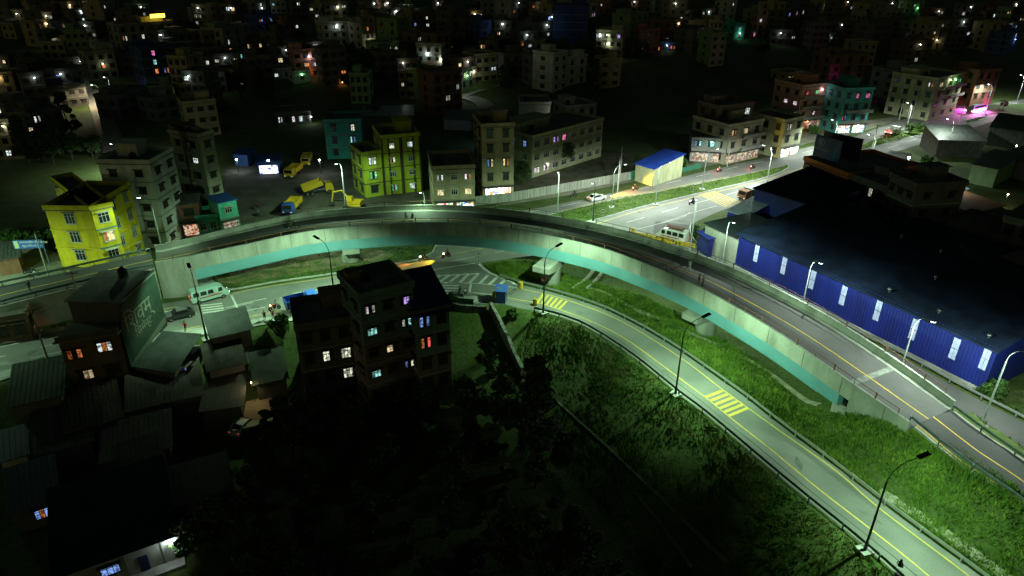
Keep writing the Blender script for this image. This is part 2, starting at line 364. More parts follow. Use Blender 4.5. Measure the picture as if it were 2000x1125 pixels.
# ---------------------------------------------------------------- markings
mk = MB(); my = MB(); Zm = .009
def line(mb, pts, w=.15, z=Zm, dash=None, sm=True):
    P = smooth(GP(pts), 2) if sm and len(pts) > 2 else resample(GP(pts), step=2)
    if dash: dashes(mb, P, w, dash[0], dash[1], z)
    else: strip(mb, P, w, z)
strip(my, y_near, .16, Zm); strip(my, y_far, .16, Zm)
def bars(c0, c1, d0, d1, n, w=.5):
    for i in range(n):
        t = i/(n-1); a = G(c0[0]+(c1[0]-c0[0])*t, c0[1]+(c1[1]-c0[1])*t); b = G(d0[0]+(d1[0]-d0[0])*t, d0[1]+(d1[1]-d0[1])*t); strip(my, [a, b], w, Zm)
bars((1377,776),(1424,812),(1411,763),(1460,797),6,.42); bars((1049,592),(1092,603),(1061,574),(1107,588),6,.4)
line(my, [(-60,598+90),(30,664),(180,634),(300,610),(345,598)], .14)
line(my, [(430,583),(466,571),(540,557),(640,543),(740,527),(820,512)], .14)
line(my, [(300,660),(345,647),(405,634),(500,616),(600,600)], .14)
line(my, [(853,503),(900,493),(975,478),(1060,460)], .14)
line(mk, [(-60,711),(60,683),(200,650),(350,620),(500,590),(650,566),(790,541)], .14, dash=(4, 4))
line(mk, [(-60,690),(60,665),(250,622),(340,606)], .14); line(mk, [(455,597),(560,575),(690,556),(750,541),(870,513),(960,495),(1060,474)], .14, dash=(5, 4))
line(mk, [(60,700),(200,668),(350,634)], .12, dash=(4, 4)); line(mk, [(450,613),(560,592),(640,578)], .12, dash=(5, 3))
strip(mk, resample(GP([(452,577),(470,614)]), step=2), .3, Zm)
for i in range(8):                                   # zebra by the flyover's left end
    y = 596+i*4.6; strip(mk, [G(392+i*1.3, y+1.2), G(434+i*1.6, y-3.6)], .42, Zm)
for i in range(5): y = 552.5+i*5.2; strip(mk, [G(866-i*1.2, y), G(897-i*.8, y)], .42, Zm)   # zebra by the gore
strip(mk, [G(920,555), G(917,570)], .35, Zm); line(mk, [(916,571),(940,573),(967,577)], .2)
# gore area hatching
line(mk, [(780,560),(805,538),(870,523),(928,514)], .25); line(mk, [(935,515),(957,533),(1000,551),(1013,560)], .5); line(mk, [(805,551),(870,551),(960,556),(1010,562)], .2)
gtop = [(805+i*14.5, 538-i*2.8) for i in range(9)]
for i in range(9):
    a = (816+i*20, 551+i*.6); b = (a[0]+26-i*1.5, a[1]-12-i*1.6+max(0, i-5)*4.5); strip(mk, [G(*a), G(*b)], .55, Zm)
    if i < 6: c = (b[0]-16, b[1]+1.5); strip(mk, [G(*b), G(*c)], .4, Zm+.001)
# far highway
seam = MB(); strip(seam, offset(y_near, -1.0), .12, .0065); strip(seam, offset(y_far, 3.3), .05, .0065)
struct(seam.build('asphalt_seam', M('seam_bitumen', (.05, .055, .05), .6), fixn=True))
pt = MB(); r0_ = random.Random(5)
for px_, py_ in ((500,600),(610,572),(380,608),(1010,480),(880,520),(1250,415),(1330,432),(1180,462),(1420,380),(1230,690),(1300,728),(1560,905),(1700,1010),(1130,610),(150,668),(60,690),(1270,372),(1440,320)):
    c_ = G(px_, py_); a_ = r0_.uniform(0, 3); pt.quad(*[(c_.x+math.cos(a_+q)*k, c_.y+math.sin(a_+q)*k, .007) for q, k in ((0, r0_.uniform(.5, 1.6)), (1.3, r0_.uniform(.4, .9)), (3.1, r0_.uniform(.5, 1.6)), (4.4, r0_.uniform(.4, .9)))])
struct(pt.build('road_patches', M('patch_asphalt', (.135, .14, .13), .85, (.10, .105, .098), 1.2), fixn=True))
line(my, [(1165,437),(1250,411),(1375,381),(1500,350),(1545,334),(1650,312)], .16)
line(mk, [(1150,455),(1200,441),(1250,427),(1330,404),(1400,386),(1480,363),(1560,342)], .15, dash=(5, 5))
line(mk, [(1240,449),(1290,436),(1350,416),(1400,402)], .12); line(mk, [(1290,437),(1335,424),(1348,414)], .1)
line(mk, [(1015,418),(1110,400),(1220,376),(1330,352),(1440,326),(1560,300),(1700,268),(1830,235),(1960,208)], .15, dash=(5, 5))
line(mk, [(1560,345),(1700,300),(1800,268),(1900,236),(2000,210)], .15, dash=(6, 5))
line(my, [(1085,430-15),(1195,388),(1300,369),(1425,344)], .12)
for i in range(7): strip(my, [G(1366+i*4.6, 379.5-i*1.1), G(1418+i*4.6, 404.5-i*1.6)], .28, Zm)
line(my, [(1300,462),(1306,475)], .12); line(my, [(1335,472),(1350,492)], .12); line(my, [(1280,476),(1330,473),(1345,470)], .12)
struct(mk.build('lane_markings', m_white, fixn=True)); struct(my.build('edge_lines', m_yellow, fixn=True))
# retaining slope strip at the lower road's inner side and the drains
def kerbwall(name, pts, w, h, mat, label, cat, base=None):
    P = smooth([GT(*q) for q in pts], 1.5); A, B = offset(P, w/2), offset(P, -w/2); rows = []
    for p, a, b in zip(P, A, B): rows.append([(a.x, a.y, p.z-1.2), (b.x, b.y, p.z-1.2), (b.x, b.y, p.z+h), (a.x, a.y, p.z+h)])
    o = MB().sweep(rows).build(name, mat, fixn=True); return tag(o, label, cat)
# ---------------------------------------------------------------- flyover
m_fly = M('flyover_concrete', (.29, .30, .26), .85, (.17, .18, .155), .45, fine=(5, .1), stretch=(1, 1, .3), bump=.1)
m_teal = M('teal_girder_paint', (.11, .27, .30), .5, (.09, .22, .25), .3, spec=.4)
fly = thing('flyover', 'long curved concrete flyover with turquoise steel girder over the junction', 'flyover', tuple(FL[45][0]))
O = Vector(fly.location)
def L_(p): return (p.x-O.x, p.y-O.y, p.z-O.z)
n = len(FL); A0 = 4; A1 = next(i for i in range(n) if PJ((*FL[i][0].xy, FL[i][3]))[0] > 1664)           # girder span between the abutments
def prof(i, pts):                      # pts: (metres from near edge or negative from far edge, z below top)
    f = FL[i]; out = []
    for s, dz in pts:
        d = s if s >= 0 else f[2]+s; q = f[0]+f[1]*d; out.append(L_(Vector((q.x, q.y, f[3]+dz))))
    return out
WP = .45
MB().sweep([prof(i, [(WP, -1.0), (WP, -1.25), (-WP, -1.25), (-WP, -1.0)]) for i in range(n)]).build('deck', M('deck_asphalt', (.095, .095, .09), .8, (.065, .065, .062), .15, fine=(9, .1)), fly, fixn=True)
MB().sweep([prof(i, [(0, -2.3), (.9, -2.3), (.9, -1.26), (WP-.01, -1.26), (WP-.01, -.98), (.33, -.3), (.3, 0), (0, 0)]) for i in range(n)]).build('parapet', m_fly, fly, fixn=True)
def pf(i):
    f = FL[i]; w = f[2]; return [(w-a, z) for a, z in [(0.001, -2.3), (.9, -2.3), (.9, -1.26), (WP-.01+.5, -1.26), (WP-.01+.5, -.95), (WP-.01, -.82), (.33, -.3), (.3, 0), (0.001, 0)]]
MB().sweep([prof(i, pf(i)) for i in range(n)]).build('parapet', m_fly, fly, fixn=True)
MB().sweep([prof(i, [(.14, -4.05), (-.14, -4.05), (-.14, -2.302), (.14, -2.302)]) for i in range(A0, A1)]).build('girder', m_teal, fly, fixn=True)
b = MB()
for i in range(A0, A1-3, 1): b.sweep([prof(i, [(.06, -4.09), (.13, -4.09), (.13, -4.0), (.06, -4.0)]), prof(i+1, [(.06, -4.09), (.13, -4.09), (.13, -4.0), (.06, -4.0)])])
b.build('girder_flange', m_teal, fly)
# solid abutments: the left one under the first stations, the right one under the last
def solid(a, b_, zlo): return MB().sweep([prof(i, [(.003, zlo-FL[i][3]), (-.003, zlo-FL[i][3]), (-.003, -2.303), (.003, -2.303)]) for i in range(a, b_)])
solid(0, A0+1, -.5).build('abutment', m_fly, fly, fixn=True); solid(A1, n, -1.5).build('abutment', m_fly, fly, fixn=True)
f = FL[A1]; q = f[0]-(FL[A1][0]-FL[A1-1][0]).normalized()*.9; w = f[2]
MB().box(L_(q+f[1]*(w/2)+Vector((0, 0, -.2))), (1.8, w+.1, 3.4), math.atan2(f[1].y, f[1].x)-math.pi/2).build('bearing_shelf', m_fly, fly)
yl = [L_(across(i, .46, FL[i][3]-.995)) for i in range(n)]
b = MB(); strip(b, [Vector(p) for p in yl], .17, .016); b.build('centre_line', M('deck_line_yellow', (.6, .4, .05), .7), fly)
# joints in the parapets and a patched expansion joint on the deck
b = MB()
for i in range(3, n, 4):
    f = FL[i]; p = Vector(prof(i, [(0, -1.15)])[0])-f[1]*.004; MB().box((0, 0, 0), (.02, .05, 2.2)).build('construction_joint', M('joint_dark', (.05, .05, .04)), fly, p, math.atan2(f[1].y, f[1].x))
j0, j1 = A1-1, A1
mid = lambda i, s, z: L_(across(i, s, FL[i][3]+z))
jm = lambda s_: (Vector(mid(j0, s_, -.99))*.45+Vector(mid(j1, s_, -.99))*.55); MB().quad(mid(j0, .08, -.99), jm(.08), jm(.9), mid(j0, .9, -.99)).build('expansion_joint', M('joint_pale', (.22, .23, .19), .8, (.10, .12, .11), 2.0), fly)
# railings: posts with a thin rail on both parapets
def railing(side):
    d = .15 if side == 0 else -.15
    o = MB().sweep([prof(i, [(d-.03, .62), (d+.03, .62), (d+.03, .68), (d-.03, .68)]) for i in range(2, n-1)]).build('railing', m_rust, fly, fixn=True)
    base = None
    for k, i in enumerate(range(2, n-1, 1)):
        if i % 2: continue
        p = Vector(prof(i, [(d, 0)])[0]); big = (i % 4 == 2)
        if big: b = MB().box((0, 0, .4), (.12, .12, .8), .3)
        else: b = MB().box((0, 0, .33), (.05, .05, .66), .3)
        key = 'rp%d' % big
        if key not in RP: RP[key] = b.mesh('railing_post', m_rust)
        link('railing_post', RP[key], o, p)
RP = {}; railing(0); railing(1)
def pier(px, py, dcap, wcol, i):
    base = G(px, py); f = FL[i]; ang = math.atan2(f[1].y, f[1].x); zt_ = f[3]-4.1; c = base+Vector((base.x, base.y, 0)).normalized()*wcol*.5
    zb = zt(c.x, c.y)-.6; pc = MB(); cc = L_(Vector((c.x, c.y, 0))); segs = 24; ring = []
    for z in (zb, zt_-1.3): ring.append([(cc[0]+math.cos(t)*wcol*.5, cc[1]+math.sin(t)*wcol*.5, z-O.z) for t in [2*math.pi*k/segs for k in range(segs)]])
    pc.sweep(ring); pe = pc.build('pier', m_fly, fly, fixn=True)
    M4 = Matrix.Translation((cc[0], cc[1], 0)) @ Matrix.Rotation(ang, 4, 'Z'); w = f[2]*.5-.3; b = MB()
    prof_ = [(-w, zt_-.95), (-wcol*.5, zt_-1.5), (wcol*.5, zt_-1.5), (w, zt_-.95), (w, zt_-.04), (-w, zt_-.04)]
    b.sweep([[M4 @ Vector((x, yy, z)) for x, z in prof_] for yy in (-dcap/2, dcap/2)]); b.build('pier_cap', m_fly, pe, fixn=True)
def station(px, py, zz=None):
    best = min(range(n), key=lambda i: abs(PJ((*FL[i][0].xy, FL[i][3]))[0]-px)); return best
pier(687, 516, 2.8, 3.3, station(680, 0)); pier(1075, 560, 2.8, 3.2, station(1078, 0)); pier(1377, 646, 2.6, 2.8, station(1390, 0))
# ramps
def ramp(name, Nn, Ff, zlo, label):
    t = thing(name, label, 'ramp', (Nn[0].x, Nn[0].y, 0)); o = Vector(t.location); rows = []; dk = []
    for a, b_ in zip(Nn, Ff):
        u = (b_-a); u.z = 0; u.normalize(); zz = a.z
        rows.append([(a.x-o.x, a.y-o.y, zlo), (b_.x-o.x, b_.y-o.y, zlo), (b_.x-o.x, b_.y-o.y, zz-.06), (a.x-o.x, a.y-o.y, zz-.06)])
        a2, b2 = a+u*.35, b_-u*.35; dk.append([(a2.x-o.x, a2.y-o.y, zz-.3), (b2.x-o.x, b2.y-o.y, zz-.3), (b2.x-o.x, b2.y-o.y, zz), (a2.x-o.x, a2.y-o.y, zz)])
    MB().sweep(rows).build('retaining_wall', m_conc_wall, t, fixn=True); MB().sweep(dk).build('road_surface', m_asph_dark, t, fixn=True)
    c = [Vector((*( (a+b_)/2-o).xy, a.z)) for a, b_ in zip(Nn, Ff)]; b = MB(); strip(b, c, .16, .016)
    if name == 'approach_ramp' and zlo > -2: pass
    b.build('centre_line', MATS['deck_line_yellow'], t, fixn=True); return t
rl = ramp('approach_ramp', RLn, RLf, -.5, 'straight approach ramp on a stained retaining wall beside the lower road')
rr = ramp('approach_ramp', RRn, RRf, -.3, 'wide approach ramp on grassy bank at the bottom right corner')
o = Vector(rr.location); b = MB(); P = [Vector((*(a+(b_-a)*.06-o).xy, a.z)) for a, b_ in zip(RRn, RRf)]; strip(b, P, .15, .004); b.build('edge_line', MATS['deck_line_yellow'], rr, fixn=True)
# ---------------------------------------------------------------- guardrails
def guardrail(P, label, group='steel guardrails', step=4.0, mat=None, double=False, base=None):
    P = resample(P, step=step); t = thing('guardrail', label, 'guardrail', tuple(P[0]), group=group); o = Vector(P[0]); mat = mat or m_steel
    A = [p-o for p in resample(P, step=1.5)]; rows = []
    pr = [(-.05, .42), (.04, .46), (-.03, .52), (.06, .60), (-.03, .66), (.04, .72), (-.05, .76), (-.07, .6)]
    for i, p in enumerate(A):
        d = A[min(len(A)-1, i+1)]-A[max(0, i-1)]; nrm = Vector((-d.y, d.x, 0)).normalized(); rows.append([tuple(p+nrm*a+Vector((0, 0, z))) for a, z in pr])
    MB().sweep(rows).build('rail_beam', mat, t, fixn=True)
    me = MB().box((0, 0, .3), (.12, .1, .84)).box((0, 0, -.06), (.34, .34, .08)).mesh('post', mat)
    for i, p in enumerate(P[:90]):
        d = P[min(len(P)-1, i+1)]-P[max(0, i-1)]; nrm = Vector((-d.y, d.x, 0)).normalized()
        link('post', me, t, p-o+nrm*(-.14), math.atan2(d.y, d.x))
    return t
m_rail_d = M('guardrail_weathered', (.10, .14, .13), .5, metal=.5, var=.3, scale=3)
guardrail(offset(g_near[3:], -.1), 'weathered guardrail on the village side of the curved service road', mat=m_rail_d)
guardrail(g_far[2:], 'bright guardrail between the curved service road and the tall grass')
guardrail(offset(g2, 0), 'guardrail in front of the long blue warehouse wall')
guardrail([p+Vector((0, 0, 0)) for p in offset(RRn, .25)], 'guardrail on the grass side of the wide ramp, bottom right', mat=m_rail_d)
guardrail(offset(RRf, -.25), 'guardrail between the ramp and the side road, bottom right', mat=m_rail_d)
guardrail(offset(RLn, -.2), 'guardrail on top of the stained retaining wall, lower left', mat=m_rail_d)
guardrail(offset(RLf, .2), 'guardrail along the far edge of the straight ramp, before the yellow building', mat=m_rail_d)
# ---------------------------------------------------------------- street lamps
GREEN = (.56, 1.0, .58); COOL = (.8, 1.0, .85)
m_led = M('led_lens', (1, 1, 1), .4, var=0, emit=14, ecol=(.85, 1, .85))
m_pole = M('lamp_pole_paint', (.28, .33, .3), .5, metal=.3, var=.25, scale=1.5)
m_pole_d = M('lamp_pole_dark', (.04, .06, .05), .5, metal=.3, var=.25, scale=1.5)
LAMP = {}
def lamp(base, ang, label, h=9.6, arm=2.2, solar=False, power=4600, col=GREEN, size=150, group='street lamps', pole=None, lit=True, tilt=12, cut=False, wide=False):
    """ang: direction of the arm in plan (0 = +x)"""
    key = (round(h, 1), arm, solar, pole); pm = pole or m_pole
    t = thing('street_lamp', label, 'street lamp', tuple(base), ang, group)
    if key not in LAMP:
        p = MB().cyl((0, 0, 0), (0, 0, h-2.2), .13, .08, 10).cyl((0, 0, .0), (0, 0, 1.2), .17, .16, 10)
        a = MB().tube([(arm*(1-math.cos(t_))*.9, 0, h-2.2+2.0*math.sin(t_)) for t_ in [R(x) for x in range(0, 91, 9)]]+[(arm, 0, h-.15)], .05, 6, r1=.04)
        ft = MB().box((0, 0, .1), (1.2, 1.2, .3))
        L = .62 if not solar else 1.0
        T = Matrix.Translation((arm+.3, 0, h-.1)) @ Matrix.Rotation(R(-tilt), 4, 'Y')
        hd = MB().box((L/2-.1, 0, 0), (L*1.2, .34 if not solar else .46, .09), M4=T); ln = MB().box((L/2-.05, 0, -.075), (L*.8, .28, .06), M4=T)
        LAMP[key] = [x.mesh(nm, mm) for x, nm, mm in ((p, 'pole', pm), (a, 'arm', pm), (ft, 'footing', m_conc), (hd, 'lamp_head', m_black if solar else pm), (ln, 'lens', m_led))]
    me = LAMP[key]; link('pole', me[0], t); link('arm', me[1], t); link('footing', me[2], t); hd = link('lamp_head', me[3], t); link('lens', me[4], hd)
    if lit: light('lamp_light', 'SPOT', power*(2.7 if solar else 2.6), col, (arm+.6, 0, h-.35), hd, 164 if wide else 146 if (solar or cut) else 170, .5 if (solar or cut) else .3, aim=(math.sin(R(14 if wide else 30 if (solar or cut) else 0)), 0, -1), rad=.18)
    return t
def todir(base, px, py, z): q = G(px, py, z); return math.atan2(q.y-base.y, q.x-base.x)
for (bx, by, hx, hy, lab, kw) in [
    (1688,1077,1776,903,'solar street lamp closest to the camera, bottom right, leaning over the service road',dict(solar=1, h=10.5, arm=2.6, power=4300, pole=m_pole_d)),
    (1319,771,1365,626,'solar street lamp beside the yellow rumble bars in the middle of the service road',dict(solar=1, h=10.5, arm=2.4, power=5600, pole=m_pole_d)),
    (1061,612,1080,488,'solar street lamp by the yellow drums next to the flyover pier',dict(solar=1, h=10.5, arm=2.0, power=4300, pole=m_pole_d, wide=True)),
    (404,664,366,516,'solar street lamp rising from the small shop roofs past the retaining wall',dict(solar=1, h=10.7, arm=1.4, power=2500, pole=m_pole_d)),
    (655,594,638,476,'solar street lamp behind the dark roof of the tall hillside building',dict(solar=1, h=10.5, arm=1.8, power=5000, pole=m_pole_d, wide=True)),
    (1158,434,1144,368,'solar street lamp standing at the near tip of the grass median',dict(solar=1, h=9, arm=2.0, power=2200, pole=m_pole_d)),
    (305,474,281,379,'lit street lamp between the yellow building and the flyover end',dict(h=9.8, arm=1.2, power=1700, cut=True, lift=4.6)),
    (671,402,661,315,'bright street lamp at the truck yard behind the flyover',dict(h=9.8, arm=1.0, power=5200)),
    (1095,420,1090,331,'bright street lamp in front of the dark field left of the median',dict(h=9.8, arm=1.0, power=4300)),
    (1785,732,1800,610,'tall street lamp in front of the warehouse, right of the flyover abutment joint',dict(h=10, arm=1.6, power=3000, col=COOL, low=1)),
    (1586,594,1590,500,'street lamp before the warehouse wall near its second white panel',dict(h=10, arm=1.6, power=2700, col=COOL, low=1)),
    (1424,520,1425,424,'street lamp at the grey end wall of the warehouse',dict(h=9.6, arm=1.6, power=3000, col=COOL, low=1)),
    (1367,446,1358,380,'curved street lamp beside the parked minibus and yellow barrels',dict(h=8.6, arm=1.8, power=2300)),
    (1966,800,1988,672,'street lamp at the right picture edge past the last white panel',dict(h=10, arm=1.8, power=3000, col=COOL, low=1)),
    (829,402,826,366,'curved lamp behind the flyover in front of the shops',dict(h=8, arm=2.0, power=900)),
]:
    solar = kw.get('solar'); h = kw.get('h', 9.6)
    if solar or not kw.get('lit', True): bp = GT(bx, by); lamp(bp, todir(bp, hx, hy, 10), lab, **kw)
    else:                                                   # foot hidden behind the flyover: the head fixes where it stands
        kw['h'] = h = h+kw.pop('lift', 1.3 if kw.pop('low', 0) else 2.6); q = G(hx+(bx-hx)*.45, hy, h); bp = Vector((q.x, q.y, 0)); hd_ = G(hx, hy, h); lamp(bp, math.atan2(-1.2-.0, hd_.x-bp.x), lab, **kw)
# ---------------------------------------------------------------- houses
WALLS = dict(grey=(.30,.31,.29), cream=(.36,.34,.25), white=(.55,.56,.52), brick=(.24,.12,.07), brown=(.17,.12,.08), yellow=(.62,.50,.02), lime=(.36,.42,.03), teal=(.05,.30,.28), turq=(.10,.55,.38),
    blue=(.05,.11,.34), pink=(.52,.26,.20), green=(.22,.34,.16), dark=(.12,.12,.11), orange=(.55,.18,.05), purple=(.30,.18,.34), lemon=(.35,.36,.21), greyteal=(.11,.20,.17), tan=(.38,.31,.2), deepblue=(.02,.06,.22))
def wallm(k):
    c = WALLS[k]; return M('plaster_'+k, c, .9, tuple(x*.72 for x in c), .8, fine=(6, .1), stretch=(1, 1, .35))
m_frame = M('window_frame_dark', (.07, .06, .05), .6); m_framew = M('window_frame_pale', (.5, .5, .46), .6)
m_glass = M('dark_glass', (.02, .025, .03), .12, spec=.6, var=.3, scale=3)
m_roof = M('roof_slab', (.16, .16, .14), .95, (.09, .09, .08), .4, fine=(3, .2)); m_trim = M('slab_edge', (.26, .26, .23), .9)
m_tank = M('tank_black', (.015, .015, .015), .4); m_tin = M('tin_roof', (.11, .13, .12), .6, (.07, .07, .06), .7, metal=.3, stretch=(3, 3, 1))
LITC = dict(w=(.85, 1, .95), y=(1, .80, .42), o=(1, .30, .08), p=(1, .25, .55), b=(.25, .45, 1), t=(.4, .95, .85), r=(1, .12, .10), g=(.3, 1, .4), v=(.6, .4, 1), c=(.9, .95, .7), m=(1, .85, .9), k=(1, .62, .03))
def curtain(k, s):
    """lit pane: room light behind bars, curtains and furniture, uneven in world space"""
    nm = 'lit_pane_%s_%.1f' % (k, s)
    if nm in MATS: return MATS[nm]
    m = bpy.data.materials.new(nm); m.use_nodes = True; n = m.node_tree.nodes; l = m.node_tree.links; b = n['Principled BSDF']; c = LITC[k]
    ge = n.new('ShaderNodeNewGeometry'); no = n.new('ShaderNodeTexNoise'); no.inputs['Scale'].default_value = 2.6; no.inputs['Detail'].default_value = 4; l.new(ge.outputs['Position'], no.inputs['Vector'])
    cr = n.new('ShaderNodeValToRGB'); e = cr.color_ramp.elements; e[0].position = .42; e[1].position = .56
    e[0].color = (c[0]*.18, c[1]*.16, c[2]*.2, 1); e[1].color = (*c, 1); l.new(no.outputs['Fac'], cr.inputs[0])
    l.new(cr.outputs[0], b.inputs['Emission Color']); b.inputs['Emission Strength'].default_value = s; b.inputs['Base Color'].default_value = (*[x*.4 for x in c], 1)
    MATS[nm] = m; return m
WIN = {}; PR = random.Random(3)
def window(parent, loc, rz, w, h, lit=None, frame=None, simple=False, st=1.0):
    fm = frame or m_frame; k = (round(w, 1), round(h, 1), fm.name, simple)
    if k not in WIN:
        b = MB(); t = .07
        b.box((0, -.03, 0), (w, .08, t)); b.box((0, -.03, h-t/2), (w, .08, t)); n_ = 2 if w < 1.3 else 3
        for i in range(n_+1): b.box((-w/2+t/2+(w-t)*i/n_, -.028, h/2), (t, .082, h-t*.8))
        b.box((0, -.029, h*.68), (w-t, .07, t*.8))
        b.box((0, -.24, h+.12), (w+.4, .5, .08)); b.box((0, -.06, -.06), (w+.2, .16, .07))
        WIN[k] = b.mesh('window', fm)
    pt_ = PR.choice(((0, 1, 0), (1, 0, 0), (0, 0, 2), (0, 2, 1), (2, 0, 0), (0, 0, 0), (1, 2, 0))) if lit else 0
    pk = (round(w, 1), round(h, 1), lit, st, pt_)
    if pk not in WIN:
        b = MB()
        if lit:
            for i, q in enumerate(pt_): xa, xb = -w/2+w*i/3, -w/2+w*(i+1)/3; b.quad((xa, -.012, 0), (xb, -.012, 0), (xb, -.012, h), (xa, -.012, h), mi=q)
            WIN[pk] = b.mesh('pane', [curtain(lit, st), curtain(PR.choice((lit, lit, 'c', 'b', 'o')), st*.4), m_glass])
        else: WIN[pk] = b.quad((-w/2, -.012, 0), (w/2, -.012, 0), (w/2, -.012, h), (-w/2, -.012, h)).mesh('pane', m_glass)
    o = link('window', WIN[k], parent, loc, rz); link('pane', WIN[pk], o); return o
TANK = None
def tank(loc, label, group='black roof tanks'):
    global TANK
    if TANK is None: TANK = MB().cyl((0, 0, 0), (0, 0, 1.2), .62, .62, 12).cyl((0, 0, 1.2), (0, 0, 1.45), .62, .2, 12).cyl((0, 0, 1.45), (0, 0, 1.55), .2, .2, 10).mesh('water_tank', m_tank)
    return tag(link('water_tank', TANK, None, loc), label, 'water tank', group)
def parse(s):
    d = {}
    for q in s.split():
        a = q.split('.'); d[(int(a[0]), int(a[1]))] = a[2]
    return d
HOUSES = []
def place(tl, tr, n, fh=3.1, zb=None, top=.0):
    zz = 0 if zb is None else zb
    for _ in range(8):
        a = G(*tl, zz+n*fh+top); b = G(*tr, zz+n*fh+top)
        if zb is None: c = (a+b)/2; zz = .5*zz+.5*zt(c.x, c.y)
    return a, b, zz
def house(tl, tr, n, col, label, lit='', side='', depth=9., fh=3.1, zb=None, cat='house', group=None, cols=None, name='town_house', room=True, parapet=True, frame=None, wh=1.35, ledge=True, shop=None, st=1.1, dep=None,
          roofcol=None, sidecol=None, bulbs=(), scols=None, stubs=False, trim=None, sill=None, skirt=1.5, blank=False, low=None, balc=()):
    a, b, zz = place(tl, tr, n, fh, zb); a.z = b.z = 0; u = (b-a); w = u.length; u.normalize(); v = Vector((-u.y, u.x, 0)); rz = math.atan2(u.y, u.x)
    c = (a+b)/2+v*(depth/2); h = n*fh
    t = thing(name, label, cat, (c.x, c.y, zz), rz, group); wm = wallm(col); tm = trim or m_trim
    if low:
        hl = (n-low[1])*fh; MB().box((0, 0, hl+(h-hl)/2), (w, depth, h-hl)).build('wall', wm, t); MB().box((0, 0, hl/2-skirt/2), (w-.03, depth-.03, hl+skirt)).build('wall', wallm(low[0]), t)
    else: MB().box((0, 0, h/2-skirt/2), (w, depth, h+skirt)).build('wall', wm, t)
    for (bx0, bx1, r) in balc:                          # balconies: from, to (fractions of the width), storey from the top
        z = h-(r+1)*fh; xa, xb = -w/2+w*bx0, -w/2+w*bx1; MB().box(((xa+xb)/2, -depth/2-.65, z+.06), (xb-xa, 1.3, .16)).box(((xa+xb)/2, -depth/2-1.26, z+.98), (xb-xa, .06, .08)).box(((xa+xb)/2, -depth/2-1.26, z+.5), (xb-xa, .05, .6)).build('balcony', tm, t)
    o_ = .12
    MB().box((0, 0, h+.08), (w+2*o_+.2, depth+2*o_+.2, .16)).build('roof', roofcol or m_roof, t)
    if parapet:
        p = MB(); ph = .75
        for x, y, dx, dy in ((0, -depth/2-.1, w+.44, .13), (0, depth/2+.1, w+.44, .13), (-w/2-.1, 0, .13, depth+.06), (w/2+.1, 0, .13, depth+.06)): p.box((x, y, h+.16+ph/2), (dx, dy, ph))
        p.build('parapet', wm, t)
    if ledge and n > 1:
        p = MB()
        for k in range(1, n): p.box((0, 0, k*fh-.05), (w+.24, depth+.24, .14))
        p.build('floor_band', tm, t)
    if room and n > 1 and w > 5:
        sx = (-1 if rng.random() < .5 else 1)*w*.22; rm = MB().box((sx, depth*.18, h+1.25), (w*.4, depth*.42, 2.2)).box((sx, depth*.18, h+2.4), (w*.46, depth*.5, .14)).build('stair_room', wm, t)
    if stubs:
        for x in (-w*.4, 0, w*.4):
            for y in (-depth*.4, depth*.4): MB().box((x, y, h+.9), (.28, .28, 1.5)).build('roof_column', m_trim, t)
    cols = cols or max(1, int(w/2.9)); L = parse(lit); vr = random.Random(int(tl[0]*7+tl[1]*13)); ww = min(vr.choice((1.3, 1.6, 1.9)), w/cols*.6); wh = wh*vr.choice((.85, 1, 1.2))
    for r in range(n):
        if shop is not None and r == n-1: continue
        for k in range(cols if not blank else 0):
            x = -w/2+w*(k+.5)/cols; window(t, (x, -depth/2, h-(r+1)*fh+.95), 0, ww, wh, L.get((k, r)), frame, st=st)
    cs = Vector((c.x, c.y, 0)); right = u.dot(-cs) > 0           # which side faces the camera
    sx = w/2 if right else -w/2; sc_ = scols or max(1, int(depth/3.4)); LS = parse(side)
    if abs(u.dot(-cs.normalized())) > .12 and not blank:
        for r in range(n):
            for k in range(sc_):
                y = -depth/2+depth*(k+.5)/sc_; window(t, (sx, y, h-(r+1)*fh+.95), math.pi/2 if right else -math.pi/2, min(1.4, depth/sc_*.5), wh, LS.get((k, r)), frame, st=st)
    if shop is not None:
        s = MB(); nsh = max(1, int(w/3.6))
        for k in range(nsh):
            x = -w/2+w*(k+.5)/nsh
            if shop: MB().box((x, -depth/2-.02, 1.35), (w/nsh*.8, .05, 2.3)).build('shop_front', shop[k % len(shop)], t)
            else: MB().box((x, -depth/2-.02, 1.35), (w/nsh*.8, .05, 2.3)).build('shutter', M('roller_shutter', (.2, .22, .2), .5, metal=.4, stretch=(1, 1, 8)), t)
        MB().box((0, -depth/2-.6, 2.75), (w, 1.2, .1)).build('awning', m_tin, t)
    for (bx, bz, k, en) in bulbs:                      # wall lamps: x along the facade, height, colour, power
        lo_ = (bx, -depth/2-.35, bz); bl = MB().sphere((0, 0, 0), .16).box((0, .2, .05), (.06, .3, .06)).build('wall_lamp', M('bulb_'+k, LITC[k], emit=26, var=0), t, lo_)
        light('wall_lamp_light', 'POINT', en, LITC[k], (0, -.35, -.1), bl, rad=.25)
    HOUSES.append((t, w, depth, h, rz)); return t
def hpt(t, x, y, z): return t.matrix_basis @ Vector((x, y, z))
SH1 = goods('shop_goods', [(1, 1, .95), (.9, .9, 1), (.75, .1, .06), (.1, .25, .8), (1, .95, .8), (.9, .6, .05), (.05, .05, .06), (.1, .5, .2), (1, 1, 1)], 1.6, 3.0)
SH2 = goods('shop_bright', [(1, 1, 1), (.9, .95, 1), (1, 1, 1), (.8, .2, .1), (1, 1, .9), (.15, .2, .3)], 2.6, 1.6)
SH3 = goods('shop_dim', [(.2, .15, .1), (.5, .35, .2), (.1, .1, .1), (.35, .3, .3), (.25, .05, .04), (.6, .5, .4)], .55, 2.5)
